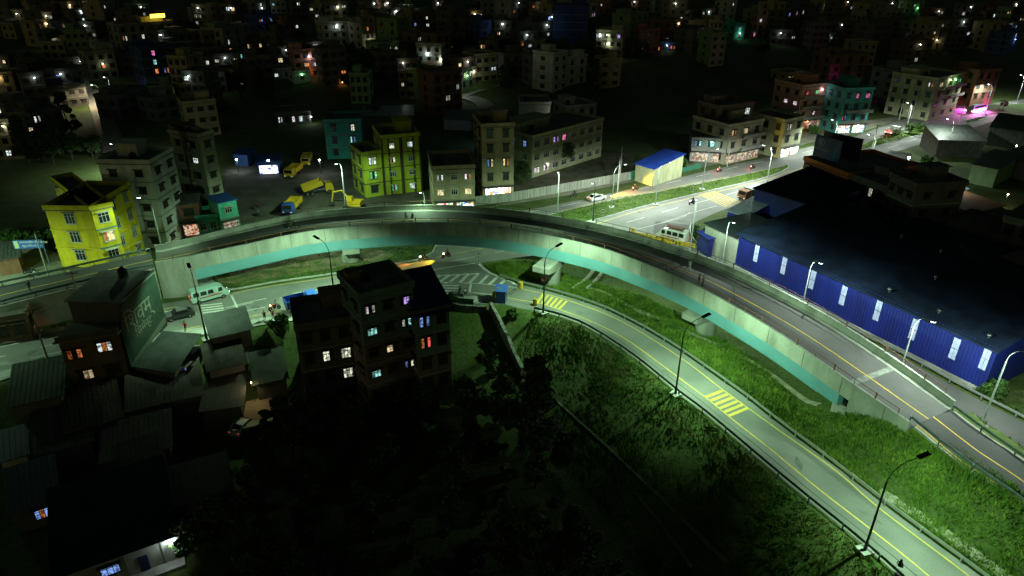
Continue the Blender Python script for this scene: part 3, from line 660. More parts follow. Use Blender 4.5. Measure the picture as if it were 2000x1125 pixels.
SH4 = goods('shop_cool', [(.5, .55, 1), (1, 1, 1), (.3, .3, .5), (.1, .1, .2), (.9, .8, 1)], 2.2, 2.5)
# --- the large ones by the road -------------------------------------------------
# bright yellow building, left
yh = house((88,411),(176,412),4,'yellow','bright yellow four-storey building by the straight ramp with a lit shop at its foot','', '', depth=12, zb=0, cols=1, shop=[SH3], frame=m_framew, cat='building', name='apartment_building', room=False, wh=1.5, trim=wallm('yellow'))
yh2 = house((178,413),(219,404),4,'yellow','recessed yellow wing with blue ledges and barred red-curtain window over a bright shop','0.1.y', '0.0.p 1.0.o 1.1.m 0.2.c 2.1.y 2.0.r 0.1.r', depth=21, zb=0, cols=1, shop=[SH4], frame=m_framew, cat='building', name='apartment_building', trim=M('blue_ledge', (.06, .2, .25)), scols=4, bulbs=[(0, 2.6, 'w', 90)], stubs=False)
house((262,325),(288,318),4,'green','narrow green building squeezed between the yellow wing and the white block','', '', depth=10, zb=0, cols=1)
house((292,322),(338,296),5,'white','white block with dark sunshades, right of the narrow green building','', '', depth=9, zb=0, cols=2)
house((358,268),(398,262),5,'brown','tall dark brick block behind the white block','', '', depth=9, zb=0, cols=2)
house((388,270),(416,262),5,'cream','thin cream tower with slotted windows left of the truck yard','', '0.1.w', depth=8, zb=0, cols=1)
house((345,402),(386,398),2,'brick','small brick shop house with orange lit front behind the blue tin roof','', '', depth=6, zb=0, cols=1, shop=[goods('shop_orange', [(1, .35, .15), (.9, .6, .4), (.3, .1, .06), (1, .8, .7)], .7, 3)], parapet=False, room=False)
tq = house((425,398),(461,390),2,'turq','small turquoise two-storey house with blue roof edge behind the flyover','', '', depth=5, zb=0, cols=1, frame=m_framew, parapet=False, room=False, shop=[SH3], roofcol=M('blue_tin', (.03, .12, .42), .5, spec=.5))
house((384,430),(424,426),1,'turq','low turquoise annex with an open roof terrace left of the small turquoise house','', '', depth=5, zb=0, cols=2, frame=m_framew, room=False)
# centre
house((632,240),(704,238),3,'teal','teal house with two lit windows behind the yellow-green lattice house','1.1.t 1.0.c', '', depth=9, zb=0, cols=2, room=False)
lm = house((744,272),(819,266),4,'lime','yellow-green house with a dark grid of pillars and bright windows','0.0.c 1.0.w 0.1.c 1.3.w 0.3.t', '0.1.w', depth=10, zb=0, cols=2, frame=m_framew, trim=M('dark_grid', (.06, .05, .03)), st=1.2)
for x in (-.49, -.32, -.02, .02, .32, .49):
    w_, d_, h_ = HOUSES[-1][1:4]; MB().box((x*w_, -d_/2-.07, h_/2), (.35, .12, h_)).build('pillar', MATS['dark_grid'], lm)
house((708,305),(744,300),3,'lime','lower lime wing with a mint doorway, left of the yellow-green lattice house','0.0.w 0.1.g', '', depth=8, zb=0, cols=1, room=False, trim=MATS['dark_grid'])
house((790,248),(806,246),1,'lemon','little yellow rooftop room over the yellow-green lattice house','', '', depth=4, zb=HOUSES[-2][3]+.2, cols=1, room=False, parapet=False, skirt=0) if False else None
sh = house((845,333),(927,329),3,'tan','two-storey plastered house over colourful lit shops behind the flyover','0.0.w 2.0.m 0.1.y 2.1.y', '', depth=11, zb=0, cols=3, frame=m_framew, shop=[SH1, SH1], st=1.3, room=False)
house((941,250),(1004,247),5,'tan','patterned brick block with a very bright open shop, right of the colourful shops','0.2.y 1.2.y', '', depth=10, zb=0, cols=2, shop=[SH2, SH2], bulbs=[(1, 2.5, 'w', 160)])
eh = house((1040,272),(1178,236),3,'lemon','long cream L-shaped block with a purple lit porch beside the dark field','2.0.v 3.0.p 0.2.m 1.2.m', '0.0.b 1.0.b 2.1.w', depth=13, zb=0, cols=8, bulbs=[(-8, 2.4, 'm', 25)], frame=m_framew, cat='building', name='apartment_building', scols=3)
house((1016,205),(1075,205),3,'grey','blank grey windowless wall of a house behind the long cream block','', '', depth=10, cols=1, fh=3.3, room=False, blank=True)
house((1108,212),(1165,207),2,'grey','grey house behind the far end of the long cream block','', '', depth=9, cols=3)
# right, along the highway
house((1352,268),(1430,272),2,'grey','low house with a rusty tin roof and turquoise lit upper room by the highway','0.0.t 1.0.t 2.0.w', '', depth=9, zb=0, cols=3, shop=[SH3], parapet=False, room=False, roofcol=m_tin, balc=((.0, 1.02, 0),), bulbs=[(0, 5.3, 't', 60)])
house((1424,250),(1491,238),3,'cream','cream three-storey house with motorbikes parked in front, by the highway','0.0.y 1.0.y', '', depth=12, zb=0, cols=3, shop=[SH3, SH3], frame=m_frame, balc=((.35, 1.02, 0), (.35, 1.02, 1)))
house((1405,213),(1472,205),4,'brown','dark brick upper block with one white window behind the cream three-storey house','2.0.w', '', depth=8, zb=0, cols=3)
house((1534,240),(1571,232),3,'lemon','pale yellow narrow house with a white lit shop on the highway','0.0.m', '', depth=11, zb=0, cols=2, shop=[SH2], bulbs=[(0, 2.4, 'w', 120)], room=False)
house((1494,226),(1533,232),2,'grey','grey two-storey house with white glow under its eaves beside the pale yellow narrow house','1.1.w', '', depth=9, zb=0, cols=2, shop=[SH2], room=False)
house((1568,172),(1628,166),4,'pink','salmon four-storey house with orange lit terrace and balconies','0.0.r 1.0.g 2.1.c 1.2.m', '0.1.m 0.2.m 1.1.m', depth=11, cols=3, bulbs=[(1.5, 11.5, 'm', 60), (-2, 2.4, 'o', 60)], shop=[SH3], zb=0, balc=((0, .65, 0), (0, 1, 1), (0, 1, 2)))
house((1650,178),(1707,176),4,'teal','grey-teal four-storey house with pink lit windows and a crowded shop','1.0.p 2.0.p 0.2.r', '', depth=12, zb=0, cols=3, shop=[SH1], bulbs=[(2, 2.5, 'w', 60)], st=.9, balc=((.1, 1.05, 1), (.1, 1.05, 2)))
house((1626,112),(1697,108),4,'brick','dark red brick house with lit eave standing behind the salmon and teal houses','', '', depth=10, cols=3, bulbs=[(2.5, 3, 'y', 30)])
house((1832,158),(1885,146),4,'lemon','pale green corner house with yellow lit top-floor veranda near the bus','0.0.y 2.0.g', '0.0.w', depth=14, zb=0, cols=3, bulbs=[(-1, 11.8, 'c', 160), (2.6, 11.6, 'g', 90)], balc=((.2, 1.02, 0), (.5, 1.02, 1)))
house((1892,172),(1936,160),2,'purple','violet house with a white shop sign behind the bus','', '', depth=9, fh=2.9, zb=0, cols=3, shop=[SH4], room=False)
house((1912,142),(1955,138),3,'brick','dim red house with three windows in a row above the violet house','', '', depth=9, zb=4, cols=3)
# ---------------------------------------------------------------- warehouse and neighbours, right
m_blue = M('blue_cladding', (.006, .015, .17), .5, (.004, .009, .10), .4, spec=.5, stretch=(1, 1, .2))
m_wroof = M('dark_sheet_roof', (.012, .022, .045), .8, (.007, .011, .02), .3, spec=.04)
m_panel = M('translucent_panel', (.42, .46, .66), .5, (.30, .34, .52), 1.5)
wa, wb = G(1435, 519, .5), G(1917, 762, .5); wa.z = wb.z = 0; u = (wb-wa).normalized(); v = Vector((-u.y, u.x, 0)); LW = (wb-wa).length
wt = thing('warehouse', 'long blue sheet-metal warehouse with white wall panels and huge black roof', 'warehouse', tuple(wa), math.atan2(u.y, u.x)); D1 = 34; EH = 6.6; x0 = -8.0
corr = MB(); st_ = .45; k = 0; x = 0
while x < LW: corr.box((x+.11, -.03, .7+(EH-.7)/2), (.2, .06, EH-.72)); x += st_
MB().box((LW/2, D1/2, (EH+.6)/2-.5), (LW, D1, EH-.4)).build('wall', m_blue, wt); corr.build('cladding_ribs', m_blue, wt)
MB().box((LW/2, -.1, .0), (LW+.3, .3, 1.4)).build('plinth', m_conc_wall, wt)
MB().box((x0/2, 5.5, EH/2-.6), (-x0, 11, EH-1.0)).build('end_wall', m_conc_wall, wt); MB().box((x0/2-.2, 5.5, EH-1.05), (-x0+.3, 11.6, .14)).build('end_roof', M('glossy_black_sheet', (.02, .025, .03), .25, (.015, .018, .02), .7, spec=.7), wt)
r = MB(); NR = 14
x0 = 0.; r.quad((x0-.3, -.6, EH-.15), (LW+.6, -.6, EH-.15), (LW+.6, D1*.5, EH+2.6), (x0-.3, D1*.5, EH+2.6)); r.quad((x0-.3, D1*.5, EH+2.6), (LW+.6, D1*.5, EH+2.6), (LW+.6, D1+.5, EH), (x0-.3, D1+.5, EH))
r.quad((x0-.3, -.6, EH-.35), (LW+.6, -.6, EH-.35), (LW+.6, -.6, EH-.15), (x0-.3, -.6, EH-.15))
r.build('roof', m_wroof, wt); rb = MB(); x = x0
while x < LW: rb.quad((x, -.6, EH-.13), (x+.12, -.6, EH-.13), (x+.12, D1*.5, EH+2.65), (x, D1*.5, EH+2.65)); x += .6
rb.build('roof_ribs', m_wroof, wt)
MB().quad((LW+.01, 0, 0), (LW+.01, D1, 0), (LW+.01, D1, EH), (LW+.01, D1*.5, EH+2.4), (LW+.01, 0, EH)).build('gable', m_blue, wt); MB().quad((x0-.01, 0, EH-.6), (x0-.01, D1*.5, EH+2.4), (x0-.01, D1, EH), (x0-.01, D1, EH-.6)).build('gable', m_blue, wt)
for px, py, two in ((1481, 478, 0), (1535, 501, 0), (1591, 529, 0), (1652, 559, 0), (1720, 588, 0), (1791, 624, 1), (1872, 661, 0), (1961, 693, 0)):
    # find the spot on the wall plane seen at this pixel
    d = fw+ix*(px-_cx)/_f+iy*(py-_cy)/_f; d = Vector(d); C0 = Vector((0, 0, H)); nrm = v; tt = (wa-C0).dot(nrm)/d.dot(nrm); P = C0+d*tt; s = (P-wa).dot(u)
    if s > LW-1: s = LW-.8
    b = MB(); b.box((0, -.08, -1.5), (.85, .05, 3.0)); pn = b.build('wall_panel', m_panel, wt, (s, 0, min(P.z, EH-.4)))
    MB().box((0, -.112, -1.5), (.85, .02, .06)).box((0, -.113, -1.5), (.05, .02, 3.0) if two else (.01, .02, 3.0)).build('panel_bar', m_frame, pn)
for px, py in ((1588, 336), (1637, 355), (1668, 400), (1734, 424), (1759, 470), (1877, 487), (1835, 499), (1829, 537), (1743, 547), (1841, 588), (1940, 634)):
    zq = 8.6; P = G(px, py, zq)-wa; vx, vy = P.dot(u), Vector((P.x, P.y, 0)).dot(v)
    if 0 < vx < LW and 1 < vy < D1-1: zz_ = EH-.15+2.75*(1-abs(vy-D1*.5)/(D1*.5)); MB().cyl((0, 0, -.2), (0, 0, .3), .16, .16, 10).sphere((0, 0, .45), .3, 10, 6, sc=(1, 1, .8)).build('roof_vent', M('vent_dull', (.10, .11, .11), .4, metal=.6), wt, (vx, vy, zz_))
# back hall and its blue wall
a, b_, zz = place((1476, 366), (1600, 402), 1, 8.2, 0); a.z = b_.z = 0; u2 = (b_-a); w2 = u2.length; u2.normalize(); v2 = Vector((-u2.y, u2.x, 0)); c = (a+b_)/2+v2*19
t = thing('storage_hall', 'second blue hall with black roof behind the long warehouse', 'warehouse', (c.x, c.y, 0), math.atan2(u2.y, u2.x))
MB().box((0, 0, 3.8), (w2, 38, 8.6)).build('wall', m_blue, t); MB().quad((-w2/2-.4, -19.4, 8.15), (w2/2+.4, -19.4, 8.15), (w2/2+.4, 19.4, 9.4), (-w2/2-.4, 19.4, 9.4)).quad((-w2/2-.4, -19.4, 7.95), (w2/2+.4, -19.4, 7.95), (w2/2+.4, -19.4, 8.15), (-w2/2-.4, -19.4, 8.15)).build('roof', m_wroof, t)
def shed(tl, tr, h, wall, roof, label, depth=5, zb=None, rise=.8, over=.4, name='shed', cat='shed', win=(), front=None, door=None, group=None):
    zz = 0 if zb is None else zb
    for _ in range(8):
        a = G(*tl, zz+h); b = G(*tr, zz+h)
        if zb is None: c = (a+b)/2; zz = .5*zz+.5*zt(c.x, c.y)
    a.z = b.z = 0; u = (b-a); w = u.length; u.normalize(); v = Vector((-u.y, u.x, 0)); c = (a+b)/2+v*(depth/2)
    t = thing(name, label, cat, (c.x, c.y, zz), math.atan2(u.y, u.x), group); wm = wall
    q = MB(); d = depth/2; x = w/2; rr = h+rise
    q.quad((-x, -d, -1.2), (x, -d, -1.2), (x, -d, h-.08), (-x, -d, h-.08)).quad((x, -d, -1.2), (x, d, -1.2), (x, d, rr-.08), (x, -d, h-.08)).quad((x, d, -1.2), (-x, d, -1.2), (-x, d, rr-.08), (x, d, rr-.08)).quad((-x, d, -1.2), (-x, -d, -1.2), (-x, -d, h-.08), (-x, d, rr-.08)); q.build('wall', wm, t)
    e = over; s_ = rise/depth; z0, z1 = h-s_*e, rr+s_*e; k = MB()
    k.sweep([[(xx, -d-e, z0), (xx, d+e, z1), (xx, d+e, z1-.08), (xx, -d-e, z0-.08)] for xx in (-x-e, x+e)])
    xx = -x-e+.2
    while xx < x+e: k.sweep([[(xq, -d-e+.01, z0+.03), (xq, d+e-.01, z1+.03), (xq, d+e-.01, z1-.02), (xq, -d-e+.01, z0-.02)] for xq in (xx, xx+.07)]); xx += .55
    k.build('roof', roof, t, fixn=False)
    for (f_, wz, ww, hh, lit) in win: window(t, (-x+w*f_, -d, wz), 0, ww, hh, lit)
    if front: MB().box((0, -d-.03, 1.2), (w*.8, .05, 2.0)).build('open_front', front, t)
    if door is not None: MB().box((-x+w*door, -d-.03, 1.0), (.9, .06, 2.0)).build('door', M('door_blue', (.02, .03, .10), .6), t)
    return t
m_tinb = M('blue_tin_roof', (.02, .05, .30), .5, (.015, .035, .2), .6, spec=.4); m_tinp = M('pale_tin_roof', (.34, .40, .45), .45, (.24, .28, .34), .8, spec=.5)
shed((1422, 411), (1456, 421), 5.2, m_blue, m_tinp, 'blue shed with pale ribbed roof at the warehouse corner beside the lorry', 9, 0, .5)
shed((1366, 452), (1386, 466), 3.6, m_blue, m_blue, 'bright blue sheet hut against the grey end wall of the warehouse', 4, 0, .6)
shed((1242, 319), (1278, 329), 4.2, wallm('lemon'), M('blue_tile_roof', (.02, .07, .42), .4, (.016, .05, .3), .5, spec=.4), 'pale yellow hut with a vivid blue roof beside the highway', 11, 0, 1.4)
# red-edged block with the hoarding
house((1571, 313), (1655, 346), 3, 'orange', 'block with red-painted parapet and hoarding on its flat roof', '', '', depth=18, zb=0, cols=4, room=False)
rb_t = HOUSES[-1][0]
t = thing('billboard', 'navy blue roof billboard with round K emblem over a job advert', 'billboard', (0, 0, 0)); zt0 = HOUSES[-1][3]+.2
def quadz(px, zb_, zt_):
    a = G(*px[0], zt_); b = G(*px[1], zt_); return Vector((a.x, a.y, 0)), Vector((b.x, b.y, 0))
a, b_ = quadz(((1595, 262), (1647, 277)), 0, zt0+5.6); t.location = a; o = Vector(a); d_ = b_-a; w_ = d_.length; d_.normalize(); rz = math.atan2(d_.y, d_.x); t.rotation_euler.z = rz
m_bill = M('billboard_navy', (.012, .03, .13), .5, (.01, .02, .09), .3)
MB().box((w_/2, .1, zt0+3.4), (w_, .18, 4.4)).build('board', m_bill, t)
for x in (.3, w_/2, w_-.3): MB().cyl((x, .3, zt0-.3), (x, .3, zt0+5), .07).build('support', m_dsteel, t)
m_pt = M('faded_white_print', (.34, .38, .42), .7); m_pt2 = M('teal_print', (.03, .16, .22), .7)
def text(body, size, loc, parent, mat, rot=(math.pi/2, 0, 0), name='lettering', ext=.01, align='LEFT', sx=1):
    cu = bpy.data.curves.new(name, 'FONT'); cu.body = body; cu.size = size; cu.extrude = ext; cu.align_x = align; cu.resolution_u = 2; cu.materials.append(mat)
    tmp = bpy.data.objects.new(name, cu); COL.objects.link(tmp); bpy.context.view_layer.update(); me = bpy.data.meshes.new_from_object(tmp); bpy.data.objects.remove(tmp); bpy.data.curves.remove(cu)
    o = link(name, me, parent, loc); o.rotation_euler = rot; o.scale = (sx, 1, 1); return o
b = MB()
for i in range(24):
    t0, t1 = 2*math.pi*i/24, 2*math.pi*(i+1)/24; cx_, cz_ = 1.6, zt0+4.3; b.quad(*[(cx_+r_*math.cos(q_), -.006, cz_+r_*math.sin(q_)) for r_, q_ in ((.78, t0), (.78, t1), (.66, t1), (.66, t0))])
b.build('emblem_ring', m_pt, t); text('K', 1.25, (1.15, -.01, zt0+3.87), t, m_pt, name='emblem_letter')
text('KUMARI JOB', .68, (.25, -.01, zt0+2.75), t, m_pt, sx=.95); text('NEPAL\'S JOB PORTAL', .22, (1.2, -.01, zt0+2.3), t, m_pt) if False else None
MB().box((w_*.8, -.01, zt0+2.6), (.9, .03, 1.9)).sphere((w_*.8, -.01, zt0+3.9), .35, sc=(1, .1, 1.2)).box((w_*.66, -.01, zt0+3.0), (.2, .03, 1.4), mi=0).build('printed_figure', m_pt2, t)
t2 = thing('billboard', 'black rear of the second hoarding panel beside the navy billboard', 'billboard', (0, 0, 0)); a, b_ = quadz(((1611, 255), (1687, 272)), 0, zt0+5.9); t2.location = a; d_ = b_-a; w_ = d_.length; d_.normalize(); t2.rotation_euler.z = math.atan2(d_.y, d_.x)
MB().box((w_/2, 0, zt0+3.5), (w_, .2, 4.8)).build('board', m_black, t2)
for x in (.3, w_/2, w_-.3): MB().cyl((x, .2, zt0-.3), (x, .2, zt0+5), .07).build('support', m_dsteel, t2)
# neighbourhood right of the hall
house((1664, 348), (1730, 372), 3, 'dark', 'dark house with two green-white windows behind the black warehouse roof', '0.0.g 2.0.c', '', depth=10, zb=0, cols=4, st=.7)
house((1738, 345), (1790, 368), 4, 'dark', 'unlit brown house with arched side beside the green-window house', '', '', depth=10, zb=0, cols=3)
shed((1728, 310), (1765, 316), 4, wallm('orange'), m_tin, 'open workshop with warm orange light under a tin roof', 7, 0, .4, front=goods('workshop', [(.9, .4, .2), (.5, .25, .15), (1, .7, .5), (.2, .1, .08)], 1.0, 2))
shed((1840, 372), (1890, 368), 4, wallm('white'), m_tinp, 'long white shed lit by a yard lamp right of the workshop', 12, 0, .8)
shed((1795, 420), (1862, 440), 4.5, M('pale_blue_wall', (.30, .34, .48)), m_tin, 'pale bluish boundary shed with plants in front, right side', 8, 0, .5)
shed((1835, 272), (1925, 275), 4.5, m_tin, m_tin, 'low round-roofed tin hall by the lower highway lane', 10, 0, 1.6)
shed((1935, 248), (2040, 262), 5, m_tin, M('green_tin', (.06, .10, .08)), 'dark green tin hall at the right picture edge below the road', 16, 0, 1.2)
shed((1945, 300), (2020, 320), 4.5, wallm('dark'), m_tin, 'dim tin shed below the dark green hall at the right edge', 12, 0, 1.)
shed((1900, 320), (1950, 330), 4.5, wallm('green'), m_tin, 'narrow tin shed between the yard lamps on the right', 14, 0, 1.)
shed((1880, 420), (1960, 400), 3.5, wallm('dark'), M('rusty_tin', (.20, .10, .05), .9), 'rusty roofed shed with a bent warm light beside the right yard', 12, 0, .6)
house((1860, 520), (1960, 560), 2, 'brown', 'dark brown house with one lit window at the right edge past the warehouse', '2.0.m', '', depth=10, zb=0, cols=4, st=.8)
house((1850, 440), (1960, 470), 2, 'dark', 'dark house with a rooftop of tanks right of the warehouse', '', '', depth=10, zb=0, cols=3)
house((1960, 430), (2060, 455), 3, 'dark', 'unlit house cut by the right picture edge above the warehouse', '', '', depth=10, zb=0, cols=3)
YL = 0
def yardlamp(px, py, z, label, k='w', en=900, r=.28):
    p = G(px, py, z); base = Vector((p.x, p.y, zt(p.x, p.y))); t = thing('yard_lamp', label, 'lamp', tuple(base), group='yard lamps'); h = z-base.z
    MB().cyl((0, 0, 0), (0, 0, h), .06, .05).build('pole', m_pole_d, t); b = MB().sphere((0, -.1, h+.1), r, sc=(1, 1, .7)).build('lamp_bulb', M('floodlight_'+k, LITC[k], emit=40, var=0), t)
    light('yard_lamp_light', 'POINT', en, LITC[k], (0, -.15, h-.35), b, rad=.3); return t
yardlamp(1775, 308, 6.5, 'blinding white floodlight by the orange workshop', en=1500); yardlamp(1866, 353, 6, 'white floodlight over the long white shed', en=900)
yardlamp(1968, 380, 3, 'low warm lamp in the rusty shed yard', 'y', 160, .15); yardlamp(1985, 285, 5, 'small pale lamp at the right edge beyond the tin halls', 'c', 200, .15); yardlamp(1958, 529, 6, 'small white bulb near the right edge past the warehouse roof', 'w', 25, .16)
shed((-8, 507), (34, 500), 3.0, wallm('brick'), MATS['tin_roof'], 'brick shed with a tin roof at the left edge beside the square', 6, 0, .6)
# ---------------------------------------------------------------- foreground, left
VZ = -7.5
gm = WALLS['gwall'] = (.03, .13, .07)
h1 = thing('town_house', 'dark house with lit barred windows and a painted green side wall, lower left', 'house', (-53, 80, -8)); o1 = Vector(h1.location)
FA, FB = Vector((-56.2, 73.4, 0)), Vector((-50.2, 76.0, 0)); fp = [FA, FB, Vector((-50.05, 87, 0)), Vector((-57.2, 87, 0))]; bp1 = [Vector((-56.9, 78.2, 0)), Vector((-50.02, 77.6, 0)), Vector((-50.02, 87.03, 0)), Vector((-57.23, 87.03, 0))]
rel = lambda P, o=o1: [(p.x-o.x, p.y-o.y) for p in P]
MB().prism(rel(fp), -2.5, 13.2).build('wall', wallm('brown'), h1); MB().prism(rel(bp1), 13.21, 16.5).build('roof_block', wallm('dark'), h1); MB().prism(rel([Vector((-57.2, 78, 0)), Vector((-49.8, 77.4, 0)), Vector((-49.8, 87.3, 0)), Vector((-57.5, 87.3, 0))]), 16.51, 16.66).build('roof', m_roof, h1)
MB().prism(rel([FA+Vector((-.4, -.5, 0)), FB+Vector((.3, -.5, 0)), Vector((-49.9, 77.5, 0)), Vector((-57.3, 78.1, 0))]), 13.21, 13.4).build('terrace', M('terrace_floor', (.20, .19, .15), .9), h1)
uf = (FB-FA).normalized(); rzf = math.atan2(uf.y, uf.x); wf = (FB-FA).length
pq = (FA+FB)/2-o1-Vector((-uf.y, uf.x, 0))*.3; MB().box((pq.x, pq.y, 13.75), (wf+.4, .12, .7), rzf).build('parapet', wallm('dark'), h1)
for fx, zz_, k in ((.2, 10.6, 'o'), (.72, 10.9, 'w'), (.28, 7.4, 'y'), (.75, 7.4, None), (.3, 4.3, None), (.8, 4.3, 'v')):
    p = FA.lerp(FB, fx)-o1; window(h1, (p.x+uf.y*.02, p.y-uf.x*.02, zz_), rzf, 1.7, 1.4, k, m_frame, st=.45 if k in ('o', 'y', 'v') else .9)
m_gw = M('green_painted_wall', (.008, .027, .017), .9, (.005, .015, .010), .5, fine=(4, .15))
MB().sweep([[(x, 76.3-80, 5.5), (x, 87-80, 7.6), (x, 87-80, 17.0), (x, 79.5-80, 16.9), (x, 77.6-80, 16.2), (x, 76.8-80, 14.6), (x, 76.3-80, 13.4)] for x in (3.0, 3.12)]).build('painted_wall', m_gw, h1, fixn=True)
pw = M('painted_letters', (.11, .125, .105), .85, (.05, .065, .05), 1.2); rr_ = (math.pi/2, 0, math.pi/2)
text('\u093f\u0936\u0935\u092e\u094d', 3.3, (3.135, -2.6, 12.2), h1, pw, rr_, 'wall_lettering', ext=.004, sx=1.0)
text('\u093f\u0938\u092e\u0947\u0928\u094d\u091f', 1.7, (3.135, -.8, 10.6), h1, pw, rr_, 'wall_lettering', ext=.004)
text('123 45678', .8, (3.135, -.2, 9.4), h1, pw, rr_, 'wall_lettering', ext=.004) if False else None
MB().sweep([[(x, 76.4-80, 7.2), (x, 86.9-80, 8.7), (x, 86.9-80, 9.6), (x, 76.4-80, 8.1)] for x in (3.125, 3.135)]).build('painted_band', M('painted_band', (.055, .07, .06)), h1)
tank(Vector((-53.2, 85.2, 8.66)), 'black water tank on the rear roof of the house with the green painted wall')
h0 = house((-60, 640), (50, 622), 4, 'brown', 'dark brown house cut by the left picture edge with a teal lit window', '2.1.t', '', depth=9, zb=-9, cols=3, room=False, st=.5)
p1 = house((578, 645), (722, 622), 5, 'dark', 'tall dark hillside block with orange, white and blue lit windows, left part', '1.1.c 2.1.c 3.1.o 3.2.b 2.2.c 3.3.r', '', depth=7.5, zb=-9.5, cols=4, room=False, frame=m_frame, st=1.2)
p2 = house((703, 586), (806, 560), 6, 'greyteal', 'teal upper storeys of the hillside block with half-curtained bright windows', '0.0.m 2.0.v 2.1.t 0.1.t 2.3.c 0.3.t 1.2.y', '', depth=7.3, zb=-7.2, cols=3, frame=m_frame, st=1.0, room=False, low=('brown', 2))
p3 = house((812, 612), (877, 598), 4, 'greyteal', 'right wing of the hillside block with a red-curtained window under the blue roof', '0.0.b 0.1.r', '', depth=7, zb=-3.5, cols=2, room=False, parapet=False, st=1.0, low=('brown', 2))
w_, d_, h_ = HOUSES[-1][1:4]; MB().sweep([[(x, -d_/2-.9, h_-.3), (x, d_/2+.8, h_+2.3), (x, d_/2+.8, h_+2.4), (x, -d_/2-.9, h_-.2)] for x in (-w_/2-.3, w_/2+.5)]).build('lean_to_roof', M('navy_roof', (.012, .02, .08), .5), p3)
w_, d_, h_ = HOUSES[-3][1:4]; MB().box((w_*.05, d_*.2, h_+1.1), (2.6, 2.6, 2.0)).box((w_*.05, d_*.2, h_+2.2), (3.1, 3.1, .2)).build('stair_room', wallm('brown'), p1)
w_, d_, h_ = HOUSES[-2][1:4]; MB().box((-w_*.36, d_*.22, h_+.9), (1.7, 1.8, 1.5)).build('stair_room', wallm('brown'), p2); tank(hpt(p2, -w_*.15, d_*.1, h_+.2), 'black water tank on the teal hillside block, with pipes around it')
t = thing('shed', 'grey tin roofed shop below the painted green wall', 'shed', tuple(G(330, 690, -3))); o = Vector(t.location); m_gt = M('grey_tin', (.042, .05, .047), .8, (.025, .032, .03), .7)
q = [G(318, 646, 1.4), G(394, 652, 1.4), G(341, 729, -.2), G(256, 716, -.2)]; q = [v-o for v in q]
MB().sweep([[q[0], q[1], q[1]-Vector((0, 0, .1)), q[0]-Vector((0, 0, .1))], [q[3], q[2], q[2]-Vector((0, 0, .1)), q[3]-Vector((0, 0, .1))]]).build('roof', m_gt, t, fixn=True)
k = MB()
for i in range(1, 18): f_ = i/18; A_, B_ = q[0].lerp(q[1], f_), q[3].lerp(q[2], f_); k.sweep([[P+Vector((-.05, 0, .0)), P+Vector((.05, 0, 0)), P+Vector((.05, 0, .05)), P+Vector((-.05, 0, .05))] for P in (A_, B_)])
k.build('roof_ribs', m_gt, t); MB().prism([(v.x*.96, v.y*.96) for v in q], -2.5, 2.6).build('wall', wallm('dark'), t)
dd = (q[2]-q[1]); window(t, tuple(q[2].lerp(q[1], .35)*1.0+Vector((.05, 0, -2.2))), math.atan2(-dd.y, -dd.x), 1.3, 1.2, 'b')
shed((414, 657), (488, 640), 3.2, wallm('dark'), m_gt, 'grey lean-to roof beside the zebra crossing', 4, -1.5, 1.2)
LX = -5.0; q = shed((100, 1131), (347, 1044), 3.1, M('pale_wall', (.34, .36, .33), .85, (.24, .26, .24), .8), m_wroof, 'long single-storey building with a bright tube light under its eave, bottom left', 12, LX-3.1+.6, 1.5, over=.15, win=[(.42, 1.1, 1.7, 1.3, 'b')], door=.68)
w_ = (G(100, 1131, LX+.6)-G(347, 1044, LX+.6)).length
bl = MB().box((0, 0, 0), (.9, .1, .1)).build('tube_light', M('tube_light', (1, 1, 1), emit=30, var=0), q, (w_/2-.8, -6.2, 2.75)); light('tube_light_glow', 'POINT', 150, (.85, 1, .92), (0, -.35, -.1), bl, rad=.25)
MB().box((0, -6.6, -.6), (w_, 1.2, 1.2)).build('plinth', m_conc, q)
for fx in (.1, .25, .55, .85): MB().box((-w_/2+w_*fx, -6.04, 1.5), (.12, .08, 3.0)).build('pilaster', m_conc, q)
shed((250, 800), (392, 768), 3, wallm('dark'), M('brown_tin', (.07, .06, .05), .9), 'dark brown tin roofed shed left of the lit courtyard', 10, None, 1.2)
shed((395, 800), (470, 790), 3, wallm('dark'), MATS['brown_tin'], 'narrow tin roofed shed beside the white courtyard car', 11, None, .8)
shed((340, 985), (450, 952), 3, wallm('dark'), MATS['brown_tin'], 'dark shed above the lit orange chairs', 5, None, 1.0)
shed((200, 900), (330, 870), 3, wallm('dark'), MATS['brown_tin'], 'unlit shed in the middle of the dark village, left', 8, None, 1.2)
shed((20, 1000), (110, 970), 3, wallm('dark'), M('slate_tin', (.05, .07, .09), .5), 'dark slate roofed house behind the lit blue doorway, bottom left', 6, None, 1.2, win=[(.6, .9, 1.4, 1.4, 'b')])
shed((0, 900), (50, 885), 3, wallm('white'), M('slate_tin', (.05, .07, .09), .5), 'white walled hut at the left edge of the dark village', 5, None, .6); yardlamp(40, 925, -5.6, 'small white lamp by the white hut, left edge', 'w', 30, .12)
yardlamp(84, 1012, -6.2, 'small lamp at the lit blue doorway, bottom left', 'b', 16, .1)

